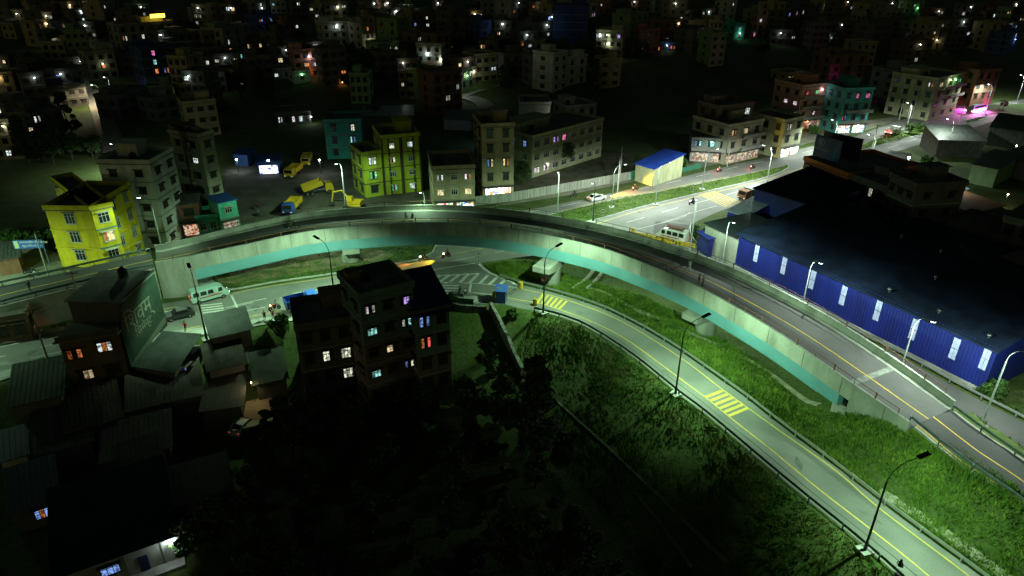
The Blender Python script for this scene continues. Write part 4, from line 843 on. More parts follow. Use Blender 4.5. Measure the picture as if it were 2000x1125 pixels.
m_r1 = M('mossy_tin', (.032, .04, .03), .85, (.018, .024, .016), .9); m_r2 = M('old_brown_tin', (.045, .036, .028), .85, (.025, .02, .015), .9)
for i, (a, b_, d_, m_, lab) in enumerate((((18, 792), (118, 770), 8, m_r1, 'mossy roofed shed behind the dark house cut by the left edge'), ((132, 842), (236, 812), 8, m_r2, 'brown roofed shed below the house with the green painted wall'), ((500, 748), (558, 736), 6, m_r1, 'small mossy shed at the left foot of the hillside block'), ((64, 888), (176, 858), 7, m_r1, 'wide mossy shed above the bottom left village'), ((408, 722), (476, 706), 5, m_r2, 'small brown roofed shed below the grey lean-to roof'), ((250, 1000-60), (322, 916), 6, m_r2, 'brown roofed hut between the village sheds and the long black roof'))):
    shed(a, b_, 3.0, wallm('dark'), m_, lab, d_, None, 1.0)
# ---------------------------------------------------------------- lamps farther along the highway
for (tx, ty, ang, h, lab, p) in [
    (1216,320,0,9.5,'unlit-looking lamp post on the median opposite the blue-roofed hut',9000),
    (1304,316,0,9.5,'median lamp post between the blue-roofed hut and the first roadside house',8000),
    (1396,290,0,9.5,'median lamp post in front of the low tin-roofed roadside house',8000),
    (1497,283,180,10,'bright median lamp in front of the cream three-storey house',15000),
    (1629,233,200,9,'flat bright lamp before the crowded shop of the teal house',14000),
    (1701,262,180,9,'lamp post behind the billboard by the second median',6000),
    (1776,200,200,9,'bright lamp by the transformer poles',12000),
    (1855,232,180,9,'lamp post on the near side of the road before the bus',4000),
    (1934,164,200,10,'bright lamp beyond the bus at the violet house',4500),
    (1997,146,200,10,'lamp at the right picture edge far up the highway',9000),
    (205,150,270,8,'lamp over the narrow lane climbing left of the town',2500),(143,72,270,8,'green-tinged lamp at the top of the narrow lane',1600),(222,280,200,7,'lamp lighting the lower end of the narrow lane',6500),(182,165,250,7,'warm lamp halfway up the narrow lane',5000)]:
    q = G(tx, ty, h); ar = R(ang); a_ = 1.6; bp = Vector((q.x-math.cos(ar)*a_, q.y-math.sin(ar)*a_, 0)); bp.z = zt(bp.x, bp.y)
    if bp.z > .3:
        for _ in range(6): q = G(tx, ty, h+bp.z); bp = Vector((q.x-math.cos(ar)*a_, q.y-math.sin(ar)*a_, 0)); bp.z = zt(bp.x, bp.y)
    lamp(bp, ar, lab, h=h, arm=1.6, power=p/2.1, col=(1, .8, .5) if 'warm' in lab else (.85, 1, .88), tilt=14)
for x, y, lab, aa in ((-93, 88, 'street lamp by the lower road outside the left picture edge', 30), (-84, 72, 'second street lamp by the lower road outside the left picture edge', 80)):
    if lab != 'street lamp': lamp(Vector((x, y, zt(x, y))), R(aa), lab, h=11.5, arm=1.6, power=6500, tilt=12, solar=True)
# ---------------------------------------------------------------- the town on the slope behind
FAR_T = [
 ((229,52),(338,44),4,'grey','long grey house with four bright windows under the yellow roof sign','0.1.w 2.1.c 3.1.w 5.1.w',6,()),
 ((272,98),(342,92),4,'deepblue','dark blue block with pink, teal and orange windows stacked one above another','1.0.p 1.1.t 1.2.o 2.2.o',4,()),
 ((167,106),(222,101),3,'cream','cream house with an orange window at the top of the lit lane','1.1.o',3,((0,5.5,'c',25),)),
 ((228,192),(303,172),2,'dark','wide dark house with one barred white window beside the narrow lane','2.0.c',4,()),
 ((90,175),(166,168),2,'dark','low dark house left of the narrow lane, under the lane lamp','',4,()),
 ((20,180),(75,176),2,'dark','dark house with a bright blue-white strip window at the far left','1.0.b',3,()),
 ((22,246),(64,241),2,'grey','grey house with two small lit windows at the left, above the dark field','0.0.t 2.0.y',3,()),
 ((60,225),(120,215),2,'dark','dark house with a single very bright blue window, far left','0.0.w',3,()),
 ((345,68),(392,62),3,'grey','pale grey house right of the long house with the yellow sign','',3,()),
 ((345,102),(436,94),3,'dark','dark terrace of flats with a mixed row of lit windows','1.1.o 3.1.c 1.2.t 3.2.b 5.2.m',6,()),
 ((434,60),(488,50),4,'grey','grey tower house with warm windows near the picture\'s upper left','0.1.c 2.2.y 1.3.t 0.2.o',3,()),
 ((440,156),(482,152),1,'white','small white house with a floodlit porch below the dark flats','0.0.w 1.0.w',2,((0,2.4,'w',60),)),
 ((500,4),(518,2),2,'grey','grey house with a white lit balcony at the top edge, left of centre','0.0.w',1,((0,3,'w',30),)),
 ((498,34),(540,31),2,'blue','bluish house lit by small blue bulbs','0.0.b 1.0.t',2,((1,3.5,'b',30),)),
 ((632,8),(678,6),2,'cream','cream house with a brightly lit top veranda at the upper picture edge','1.0.c 2.0.c',3,((1,4.5,'c',40),)),
 ((628,47),(693,44),3,'white','white-grey three-storey house with a glowing doorway on its roof terrace','1.0.w',4,((-1,8.3,'w',40),)),
 ((705,50),(728,48),3,'cream','narrow cream house with an orange upper window and bright yellow porch','0.0.o',1,((0.5,2.6,'c',110),)),
 ((731,34),(758,32),4,'brown','tall dark brown house right of the narrow cream house','',2,()),
 ((500,82),(549,76),2,'brown','brown house with two warm windows and a bright bulb at its corner','0.0.y 1.0.y',3,((4,1.5,'c',60),)),
 ((571,102),(621,99),3,'pink','salmon pink house glowing orange with a red rooftop box','1.1.o 2.1.c',3,((0,2.6,'o',130),(1,7.5,'m',60))),
 ((528,139),(570,136),1,'white','low white house with one lit window left of the pink house','0.0.w',2,((3,2.0,'w',30),)),
 ((572,144),(606,141),1,'white','low white store with a roller gate in front of the pink house','',1,((0,2.5,'g',12),)),
 ((626,100),(675,97),4,'dark','dark unplastered tower with an orange curtain window right of the pink house','2.2.o',3,((2,1.5,'o',20),)),
 ((738,107),(776,104),3,'dark','dark three-storey house between the bamboo and the coloured garden lights','',2,()),
 ((828,28),(902,25),3,'brown','wide brown building with three rows of warm windows, upper centre','0.0.c 2.0.w 3.0.o 4.0.o 0.1.w 0.2.o 1.2.o 2.2.y 4.2.o 5.2.o',6,()),
 ((938,44),(975,41),3,'blue','light blue house with shaded balconies at the upper centre','',2,()),
 ((813,88),(861,90),3,'white','white house with a zigzag parapet and a bulb over its grille','',3,((-.5,6.2,'w',60),(5,4.5,'c',90))),
 ((886,146),(950,127),2,'cream','long cream house along the lit lane with a green awning','1.0.y 3.0.y 2.0.c',5,((-3,4.6,'g',40),(2,5.2,'c',50))),
 ((940,4),(994,2),2,'grey','grey house at the top edge with two lit rooms, right of centre','2.0.w 3.0.m',4,()),
 ((1081,13),(1150,14),5,'deepblue','big windowless deep blue wall of a tall building at the top','',0,()),
 ((1142,12),(1166,11),2,'white','pale house with an orange doorway right of the blue wall','0.0.o 1.1.b',2,()),
 ((1170,4),(1192,3),2,'pink','pinkish house at the top edge behind the pale house','0.0.m',2,()),
 ((1165,62),(1217,64),3,'lemon','cream house with bright curved balconies right of the blue wall','0.0.c 1.1.c 3.0.v',4,((-4,8.4,'w',50),(-1,8.2,'w',70),(0,5.0,'c',90))),
 ((1041,103),(1081,108),4,'white','white block with a blank side wall and floodlit stepped balconies','',1,()),
 ((1082,112),(1108,116),3,'white','stepped balconies of white lights and red doorways beside the blank white block','0.0.r 1.0.w 0.1.m 1.1.w 0.2.o',2,((-1,7.4,'m',70),(2,4.5,'w',60),(0,1.8,'m',20))),
 ((1257,89),(1291,88),1,'orange','low orange-lit row of rooms alone in the dark fields','0.0.o 1.0.y 2.0.o',3,((0,2.4,'o',70),)),
 ((1293,85),(1322,86),1,'blue','bluish hut right of the orange-lit rooms','1.0.r',2,((-1,2.4,'w',30),)),
 ((1000,28),(1040,26),1,'dark','dark long hut with a green window left of the blue wall','3.0.g',4,()),
 ((1425,3),(1440,2),3,'white','thin white house at the top edge, right of centre','0.0.w',1,()),
 ((1437,50),(1456,49),2,'turq','small turquoise house with pink lamps, upper right of centre','0.0.t 0.1.p',1,((0,2.5,'t',60),)),
 ((1480,34),(1496,34),3,'pink','narrow pinkish house right of the small turquoise house','0.0.m',1,()),
 ((1455,60),(1480,62),1,'brown','low brown hut with a red window beside the turquoise house','1.0.p',2,()),
 ((1536,24),(1602,14),3,'dark','dark block with blue and violet windows at the upper right','0.0.b 1.0.v 2.0.w',5,()),
 ((1608,4),(1622,3),2,'lemon','yellow-green lit house at the top edge, upper right','0.0.y',1,((0,3,'y',30),)),
 ((1782,6),(1806,4),2,'green','greenish lit house at the top edge left of the far-right lights','0.0.g',2,((0,3.,'g',40),)),
 ((1812,46),(1860,42),4,'tan','tan building with yellow stairwell lights at the upper right','1.1.y 1.2.y 2.0.c',4,((1,4,'y',25),)),
 ((1880,48),(1945,44),3,'dark','dark flats with scattered small windows near the right edge','1.1.w 3.1.w 4.1.y 5.0.w',6,()),
 ((1976,66),(1996,60),3,'blue','pale blue lit stairwell at the right picture edge','0.0.w 0.1.b',1,((0,6,'b',50),)),
 ((1541,67),(1580,65),1,'brown','brown hut with two white windows in the dark, right of centre','0.0.w 1.0.w',2,()),
 ((1538,146),(1576,143),1,'cream','low warm-lit eatery in the dark behind the salmon house','0.0.y 1.0.c 2.0.o',3,((1,2.3,'y',50),)),
 ((1754,142),(1794,136),3,'grey','dim grey house left of the pale green corner house','',2,()),
 ((300,198),(345,190),2,'dark','dark house right of the wide dark house by the lane','',2,()),
 ((540,226),(606,222),1,'dark','dark shed row with white reflections left of the teal house','0.0.w 2.0.m 3.0.w',5,((5,2.2,'w',60),)),
]
PTS = []
for tl, tr, nst, col, lab, lit, cols, bulbs in FAR_T:
    kw = dict(depth=8+3*rng.random()); 
    t = house(tl, tr, nst, col, lab, lit, '', cols=cols or 1, bulbs=[(a, b_, c, d*2) for a, b_, c, d in bulbs], st=1.2, wh=1.4, scols=2, blank=(cols == 0), **kw)
    PTS.append(((tl[0]+tr[0])/2, (tl[1]+tr[1])/2+nst*7, lab))
REDB = hpt(HOUSES[-1][0], 0, 0, 0)
# the roof sign glowing yellow, and a white vertical sign
q = [h_ for h_ in HOUSES if h_[0]['label'].startswith('long grey house with four')][0]
t = thing('roof_sign', 'glowing yellow sign board on the roof of the long grey house', 'sign', hpt(q[0], q[1]*.28, -q[2]*.3, q[3]+.15), q[4])
MB().box((0, 0, 2.6), (5.6, .3, 1.3)).build('sign_board', M('sign_yellow', (1, .75, .05), emit=9, ecol=(1, .62, .03), var=0), t); MB().cyl((-2, .2, 0), (-2, .2, 2), .08).build('support', m_dsteel, t); MB().cyl((2, .2, 0), (2, .2, 2), .08).build('support', m_dsteel, t)
light('sign_glow', 'POINT', 120, (1, .65, .1), (0, -1.2, 1.5), t, rad=.4)
# fillers: dimmer houses between the ones above
DIR = lambda dx, dy: ('right of' if dx > 0 else 'left of') if abs(dx) > abs(dy)*1.6 else ('in front of' if dy > 0 else 'behind')
used = set(); cn = dict(w='white', y='yellow', o='orange', b='blue', t='teal', m='pale pink', c='cream', g='green', v='violet', p='pink')
r2 = random.Random(11); fill = []
def blocked(x, y):
    if 1130 < x < 1530 and 118 < y < 262: return True
    if 430 < x < 900 and 160 < y < 225: return True
    if 880 < x < 1140 and 150 < y < 255: return True
    if 150 < x < 240 and y > 55: return True
    if y > 245-max(0, x-1500)*.25 - (0 if x < 420 else 60): return True
    if x > 1530 and y > 128: return True
    if 1180 < x < 1340 and y > 40 and r2.random() < .75: return True
    if 1330 < x < 1780 and y > 85: return True
    return False
yy = 6
while yy < 330:
    xx = -20+r2.random()*30
    while xx < 2010:
        px, py = xx+r2.uniform(-8, 8), yy+r2.uniform(-6, 6); wpx = r2.uniform(26, 46)*(.7+yy/220)
        ok = not blocked(px, py) and all(abs(px-a)*.8 > 26 or abs(py-b_) > 19 for a, b_, _ in PTS) and not (yy > 220 and xx > 90)
        if ok and r2.random() < (.75 if yy < 150 else .8): fill.append((px, py, wpx))
        xx += wpx*1.25
    yy += 17+yy*.1
for px, py, wpx in fill:
    nst = r2.choice((2, 2, 3, 3, 4)); nl = r2.choice((0, 0, 1, 1, 1, 2, 3)) if py > 20 else r2.choice((1, 1, 2, 3)); cols = r2.choice((2, 3, 3)); ks = [r2.choice('wwwwwyycccomwtb') for _ in range(nl)]
    lits = ' '.join('%d.%d.%s' % (r2.randrange(cols), r2.randrange(nst), k) for k in ks); tilt = r2.uniform(-.16, .06)*wpx
    col = r2.choice(('dark', 'dark', 'grey', 'brown', 'dark', 'tan', 'brick', 'green'))
    if nl:
        near = sorted(PTS, key=lambda q: (q[0]-px)**2+(1.6*(q[1]-py))**2); k0 = 0
        while True:
            lm_ = near[k0]; lab = '%s %s house with %s window%s, %s the %s' % (('two', 'three', 'four')[nst-2]+'-storey', col, ' and '.join(sorted({cn[k] for k in ks})), 's' if nl > 1 else '', DIR(px-lm_[0], py-lm_[1]), ' '.join(lm_[2].split()[:7]))
            lab = ' '.join(lab.split()[:16])
            if lab not in used: break
            k0 += 1
        used.add(lab); g_ = None
    else: lab = 'unlit dark house lost in the night on the hillside'; g_ = 'unlit hillside houses'
    bulbs = ((r2.uniform(-2, 2), nst*3.1-.8, r2.choice('wwcyw'), r2.uniform(25, 130)),) if r2.random() < (.5 if nl else .2) else ()
    house((px-wpx/2, py-tilt/2), (px+wpx/2, py+tilt/2), nst, col, lab, lits, '', cols=cols, bulbs=bulbs, st=r2.choice((.4, .7, 1.1, 1.6)), depth=r2.uniform(7, 10), scols=1, group=g_, room=r2.random() < .6)
for i in range(34):
    px, py = r2.uniform(10, 1900), r2.uniform(25, 215)
    if blocked(px, py) or any(abs(px-a) < 34 and abs(py-b_) < 22 for a, b_, _ in PTS): continue
    w_ = r2.uniform(22, 40)*(.7+py/220); shed((px-w_/2, py), (px+w_/2, py-w_*.06), 3.2, wallm(r2.choice(('dark', 'grey', 'brown'))), r2.choice((m_tin, m_wroof, M('rusty_tin', (.2, .1, .05)))), 'low unlit tin-roofed dwelling between the hillside houses', 6, None, 1.2, group='unlit tin-roofed dwellings')
print('houses', len(HOUSES), 'fill', len(fill))
# yard behind the flyover: low sheds and walls
shed((708, 226), (806, 224), 3.5, wallm('dark'), M('glossy_tin', (.10, .13, .13), .3, (.06, .08, .08), 1, spec=.6), 'long tin roof catching white and red reflections behind the teal house', 9, None, .9)
shed((866, 232), (920, 234), 3.2, wallm('grey'), M('glossy_tin', (.1, .1, .1)), 'small hip-roofed grey house with a bright ridge by the lane bend', 7, None, 1.3)
shed((500, 316), (545, 314), 3.2, wallm('blue'), m_tinb, 'blue-roofed yard hut with a glaring lamp beside the parked cars', 5, 0, .4, front=SH4)
shed((455, 300), (482, 302), 3.0, wallm('blue'), m_tinb, 'small blue stall with scrap heap in front, left of the truck yard', 4, 0, .4)
yardlamp(462, 312, 3, 'bright lamp over the scrap heap by the small blue stall', en=300, r=.22); yardlamp(524, 314, 3.2, 'glaring lamp at the blue-roofed yard hut', en=350, r=.25); yardlamp(624, 313, 3.5, 'white lamp at the right side of the truck yard', en=300, r=.22)
yardlamp(927, 242, 6, 'bright upright lamp beside the small hip-roofed house', 'b', 200, .2); yardlamp(1093, 218, 8.5, 'twin white lamp on a post behind the cream block roof', 'c', 260, .22); yardlamp(879, 145, 9, 'white lane lamp in front of the long cream house', 'w', 350, .3); yardlamp(899, 156, 8, 'second lane lamp at the long cream house corner', 'w', 420, .3); yardlamp(1535, 200, 5, 'white lamp left of the salmon house', 'w', 160, .22); yardlamp(815, 126, 5, 'green garden lamp among trees near the white house', 'g', 260, .25); yardlamp(1213, 8, 8, 'green lamp shining into a tree at the top edge', 'g', 350, .3); yardlamp(1660, 52, 5, 'lone white lamp in the dark upper right fields', 'c', 60, .25)
yardlamp(112, 50, 7, 'white lamp high at the far left of the slope', 'w', 90, .35); yardlamp(82, 110, 6, 'white lamp left of the narrow lane', 'w', 60, .3); yardlamp(112, 76, 6, 'small white lamp on the dark slope, upper left', 'w', 40, .25); yardlamp(258, 27, 8, 'lone white lamp left of the yellow roof sign', 'w', 80, .4); yardlamp(1575, 94, 4, 'faint white lamp in the fields right of the brown hut', 'w', 30, .2)
# walls
def wall(name, pts, h, mat, label, cat='wall', th=.2, z=None):
    P = resample([GT(*q) for q in pts], step=3); A, B = offset(P, th/2), offset(P, -th/2)
    return tag(MB().sweep([[(a.x, a.y, p.z-.8), (b_.x, b_.y, p.z-.8), (b_.x, b_.y, p.z+h), (a.x, a.y, p.z+h)] for p, a, b_ in zip(P, A, B)]).build(name, mat, fixn=True), label, cat)
m_sheetw = M('corrugated_fence', (.30, .31, .26), .7, (.17, .18, .15), 1.2, stretch=(3, 3, .2))
wall('corrugated_fence', [(920, 402), (1000, 393), (1100, 375), (1232, 351)], 2.0, m_sheetw, 'long corrugated sheet fence between the dark field and the highway', 'fence', .08)
wall('green_gate', [(1233, 351), (1249, 347)], 2.2, M('green_sheet', (.03, .22, .12), .5), 'green sheet gate at the corner of the blue-roofed hut', 'gate', .08)
wall('low_fence', [(1305, 343), (1369, 328)], 1.2, M('green_net', (.03, .14, .09), .8), 'low green net fence along the road right of the blue-roofed hut', 'fence', .05)
m_stone = M('stone_wall', (.26, .26, .23), .95, (.08, .08, .07), 1.6, bump=.5)
wall('retaining_wall', [(870, 600), (905, 606), (950, 608)], .9, m_stone, 'rough stone retaining wall below the pavement and the green net', th=.5)
wall('retaining_wall', [(958, 606), (985, 655), (1003, 700), (1020, 735)], 1.4, m_stone, 'long stone wall running down the slope beside a dark drain', th=.5)
wall('pavement_rail', [(870, 592), (925, 597)], 1.1, M('green_net', (.03, .14, .09)), 'green net hung along the pavement above the stone wall', 'fence', .05)
m_path = M('worn_concrete', (.30, .29, .22), .9, (.16, .17, .10), .8)
for lab, pts, w in (('drain_edge', [(1167, 520), (1150, 540), (1118, 566)], .5), ('drain_edge', [(1182, 524), (1160, 552), (1146, 566)], .4), ('footpath', [(1146, 562), (1180, 572), (1240, 604), (1330, 643), (1420, 684), (1500, 728), (1600, 790)], .8), ('footpath', [(1716, 960), (1760, 985), (1850, 1045), (1960, 1125), (2040, 1190)], 1.3), ('drain_edge', [(1240, 965), (1300, 1040), (1350, 1110)], .35), ('drain_edge', [(1060, 760), (1180, 870), (1300, 985), (1420, 1100)], .35)):
    P = smooth([GT(*q) for q in pts], 1.5); A, B = offset(P, w/2), offset(P, -w/2); hh = .3 if lab == 'drain_edge' else .08
    struct(MB().sweep([[(a.x, a.y, zt(p.x, p.y)-.6), (b_.x, b_.y, zt(p.x, p.y)-.6), (b_.x, b_.y, zt(p.x, p.y)+hh), (a.x, a.y, zt(p.x, p.y)+hh)] for p, a, b_ in zip(P, A, B)]).build(lab, m_path if pts[0][0] > 1100 and pts[0][1] < 990 and pts[0][0] != 1240 else M('mossy_drain', (.15, .15, .11), .95, (.07, .08, .04), 1), fixn=True))
# narrow lanes in the town
m_lane = M('lane_surface', (.26, .25, .21), .9, (.18, .17, .14), .5)
for pts, w in (([(150, 75), (152, 100), (163, 140), (176, 170), (190, 200), (205, 240), (222, 285), (226, 320)], 5.5), ([(895, 188), (915, 190), (935, 196), (955, 212)], 6), ([(895, 190), (930, 176), (960, 168), (990, 160)], 5), ([(1163, 92), (1160, 112), (1150, 124), (1130, 134)], 4)):
    P = smooth([GT(*q) for q in pts], 3); A, B = offset(P, w/2), offset(P, -w/2)
    struct(MB().sweep([[(a.x, a.y, zt(p.x, p.y)-1), (b_.x, b_.y, zt(p.x, p.y)-1), (b_.x, b_.y, zt(p.x, p.y)+.12), (a.x, a.y, zt(p.x, p.y)+.12)] for p, a, b_ in zip(P, A, B)]).build('lane', m_lane, fixn=True))
def patch(name, pts, z, mat): tri_sheet(name, GP(pts, z), z, mat)
patch('truck_yard', [(430, 470), (440, 330), (520, 305), (640, 312), (760, 345), (840, 380), (850, 425)], .006, M('yard_dirt', (.11, .10, .085), .95, (.06, .055, .045), .3, fine=(3, .3), bump=.5))
patch('square', [(-60, 570), (-60, 470), (60, 470), (120, 500), (140, 530)], .006, M('square_concrete', (.26, .26, .21), .9, (.18, .19, .14), .3))
patch('dirt_field', [(925, 400), (1010, 352), (1040, 338), (1175, 298), (1240, 300), (1232, 349), (1100, 374)], .006, M('field_dirt', (.13, .11, .09), .95, (.05, .07, .03), .35, fine=(3, .3)))
patch('roadside', [(925, 410), (1100, 383), (1240, 354), (1370, 327), (1500, 299), (1575, 280), (1680, 258), (1760, 233), (1760, 226), (1600, 250), (1430, 300), (1240, 345)], .003, M('roadside_dirt', (.22, .21, .16), .95, (.13, .13, .09), .4, fine=(4, .2)))
# ---------------------------------------------------------------- vegetation
m_leafd = M('leaves_dark', (.06, .10, .038), .8, (.03, .055, .018), .8, spec=.2); m_leafg = M('leaves_green', (.05, .11, .02), .75, (.025, .06, .012), .8, spec=.2)
m_bark = M('bark', (.07, .055, .04), .95, (.04, .03, .02), 3)
def crown_mesh(name, kind, n, r, h, leaf, mat, seed):
    g = np.random.default_rng(seed); nc = 26 if kind != 'bush' else 14
    if kind == 'cone': zc = g.random(nc)**.8; rad = r*(1-zc*.85)*(.35+.65*g.random(nc)); cz = .12*h+zc*h*.85
    elif kind == 'bush': cz = h*(.15+.6*g.random(nc)); rad = r*np.sqrt(g.random(nc))*.8
    else: cz = h*(.38+.5*g.random(nc)); rad = r*np.sqrt(g.random(nc))*(1-.35*np.abs(cz/h-.6))
    th = g.random(nc)*6.283; C = np.stack([rad*np.cos(th), rad*np.sin(th), cz], -1); cr = r*(.22+.2*g.random(nc))
    pick = g.integers(0, nc, n); d = g.normal(size=(n, 3)); d /= np.linalg.norm(d, axis=1)[:, None]; P = C[pick]+d*(cr[pick]*(.55+.45*g.random(n)))[:, None]*np.array([1, 1, .75])
    P[:, 2] = np.maximum(P[:, 2], .05)
    a = g.normal(size=(n, 3)); a /= np.linalg.norm(a, axis=1)[:, None]; b_ = np.cross(a, g.normal(size=(n, 3))); b_ /= np.linalg.norm(b_, axis=1)[:, None]; L = leaf*(.6+.8*g.random(n))[:, None]
    V = np.stack([P-a*L, P+b_*L*.45, P+a*L, P-b_*L*.45], 1).reshape(-1, 3); me = bpy.data.meshes.new(name); F = np.arange(4*n)
    me.vertices.add(4*n); me.vertices.foreach_set('co', V.ravel()); me.loops.add(4*n); me.loops.foreach_set('vertex_index', F); me.polygons.add(n); me.polygons.foreach_set('loop_start', np.arange(0, 4*n, 4)); me.update(calc_edges=True); me.materials.append(mat); return me
def trunk_mesh(h, r, seed):
    g = random.Random(seed); b = MB(); P = [Vector((0, 0, -.4))]; 
    for k in range(1, 6): P.append(Vector((g.uniform(-.15, .15)*k, g.uniform(-.15, .15)*k, h*.6*k/5)))
    b.tube(P, r, 7, r1=r*.4)
    for k in range(5): a = g.uniform(0, 6.28); p = P[2+k % 3]; b.tube([p, p+Vector((math.cos(a)*h*.12, math.sin(a)*h*.12, h*.12)), p+Vector((math.cos(a)*h*.26, math.sin(a)*h*.26, h*.3))], r*.35, 5, r1=r*.12)
    return b.mesh('trunk', m_bark)
TK = {}
def tree(kind, pos, s=1., label='', group=None, mat=None, rz=None, cat=None):
    spec = dict(broad=('round', 2600, 2.8, 6.5, .26), cone=('cone', 3400, 2.2, 9.0, .24), bush=('bush', 1100, 1.3, 1.9, .2), young=('round', 900, 1.3, 3.4, .2), lit=('round', 3000, 2.6, 6.0, .2))[kind]; mat = mat or m_leafd
    k = (kind, mat.name, r2.randrange(3))
    if k not in TK: TK[k] = (crown_mesh('crown', spec[0], spec[1], spec[2], spec[3], spec[4], mat, hash(kind) % 97 if False else len(TK)*7+3), trunk_mesh(spec[3], .16 if kind != 'bush' else .05, len(TK)))
    t = thing('bush' if kind == 'bush' else 'tree', label, cat or ('bush' if kind == 'bush' else 'tree'), tuple(pos), r2.uniform(0, 6.28) if rz is None else rz, group); t.scale = (s, s, s*r2.uniform(.85, 1.15))
    link('trunk' if kind != 'bush' else 'stem', TK[k][1], t); link('crown' if kind != 'bush' else 'foliage', TK[k][0], t); return t
tree('cone', GT(1045, 872), 1.55, 'tall pointed tree at the foot of the stone wall, right of the hillside block', mat=M('leaves_tall', (.07, .11, .045), .8, (.03, .05, .02), .8))
tree('lit', GT(383, 1085), .85, 'thin green tree lit by the tube light, bottom left', mat=m_leafg)
tree('young', GT(668, 612), 1.1, 'slender lit tree at the road behind the hillside block', mat=m_leafg)
tree('broad', G(1098, 325), 1.25, 'dark broad tree in front of the long cream block'); tree('broad', G(1020, 368), .9, 'dark tree at the left end of the dirt field')
tree('lit', GT(707, 155), 1.9, 'tall bamboo clump lit green from the side, upper left of centre', mat=m_leafg); tree('lit', GT(1213, 42), 1.7, 'tree glowing green over a lamp at the top edge', mat=m_leafg); tree('lit', GT(1145, 128), 1.5, 'bright green tree by the lane below the curved balconies', mat=m_leafg)
tree('young', G(1775, 262), .9, 'small round tree on the second median', mat=m_leafg); tree('young', G(1793, 258), .8, 'second small round tree on the second median', mat=m_leafg); tree('young', G(1958, 214), 1., 'dark round tree beside the road beyond the bus')
for q_, l_ in (((1330, 330), 'lush bush behind the low green net fence'), ((1312, 336), 'lush bush next to the blue-roofed hut'), ((1590, 262), 'bush between the salmon house and the billboard'), ((548, 648), 'bush at the kerb left of the hillside block'), ((1810, 322), 'bush in the floodlight by the orange workshop'), ((1940, 778), 'big bush at the end corner of the blue warehouse'), ((1385, 470), 'bush at the foot of the blue sheet hut')):
    tree('bush', GT(*q_), 1.5, l_, mat=m_leafg)
# dark trees filling the valley and the slope gardens
def inpoly(x, y, P):
    c = False; j = len(P)-1
    for i in range(len(P)):
        if (P[i][1] > y) != (P[j][1] > y) and x < (P[j][0]-P[i][0])*(y-P[i][1])/(P[j][1]-P[i][1])+P[i][0]: c = not c
        j = i
    return c
reg = [(500, 850), (640, 790), (870, 730), (960, 740), (1020, 850), (1100, 960), (1190, 1080), (1250, 1220), (420, 1220), (470, 1000)]
cnt = 0; pts = []
for k in range(4000):
    px, py = r2.uniform(330, 1340), r2.uniform(600, 1230)
    if not inpoly(px, py, reg): continue
    p = GT(px, py)
    if all((p.x-q.x)**2+(p.y-q.y)**2 > 12 for q in pts): pts.append(p); tree(r2.choice(('broad', 'bush', 'broad', 'cone', 'bush')), p, r2.uniform(.6, 1.0) if cnt % 3 else r2.uniform(1.2, 1.5)*.7, 'dark tree of the unlit valley thicket' , 'dark valley trees'); cnt += 1
for o in [o for o in COL.objects if o.name.startswith('bush') and o.get('group') == 'dark valley trees']: o['label'] = 'dark shrub of the unlit valley thicket'; o['group'] = 'dark valley shrubs'
tree('bush', GT(1000, 618), .8, 'small bright bush below the blue booth', mat=m_leafg); tree('young', GT(884, 604), .8, 'small round tree by the blue roof eave', mat=m_leafg)
for k in range(9): tree('bush', G(20+k*17, 470+r2.uniform(-6, 14)), 1.5, 'dark bush behind the square at the far left', 'bushes behind the square', mat=m_leafg)
SHEDS = [o for o in COL.objects if o.name.startswith('shed')]
for lo_, n_, (x0_, x1_, y0_, y1_) in (('garden', 44, (0, 900, 60, 240)), ('garden', 26, (960, 1180, 60, 190)), ('garden', 20, (40, 230, 230, 330)), ('garden', 24, (1180, 1900, 30, 120)), ('village', 16, (60, 440, 800, 1010)), ('village', 6, (500, 600, 720, 820))):
    for k in range(n_):
        px, py = r2.uniform(x0_, x1_), r2.uniform(y0_, y1_); p = GT(px, py)
        if any((p.x-h_[0].location.x)**2+(p.y-h_[0].location.y)**2 < (max(h_[1], h_[2])*.62+2)**2 for h_ in HOUSES): continue
        if lo_ == 'village' and any((p.x-o.location.x)**2+(p.y-o.location.y)**2 < 49 for o in SHEDS): continue
        if abs(px-(160+(py-75)*.32)) < 48 and py < 420 and px < 300: continue
        tree(r2.choice(('broad', 'broad', 'cone')) if lo_ == 'garden' else r2.choice(('bush', 'young')), p, r2.uniform(.8, 1.4), 'dark garden tree among the hillside houses' if lo_ == 'garden' else 'dark tree among the sheds of the unlit lower village', 'dark garden trees' if lo_ == 'garden' else 'dark village trees')
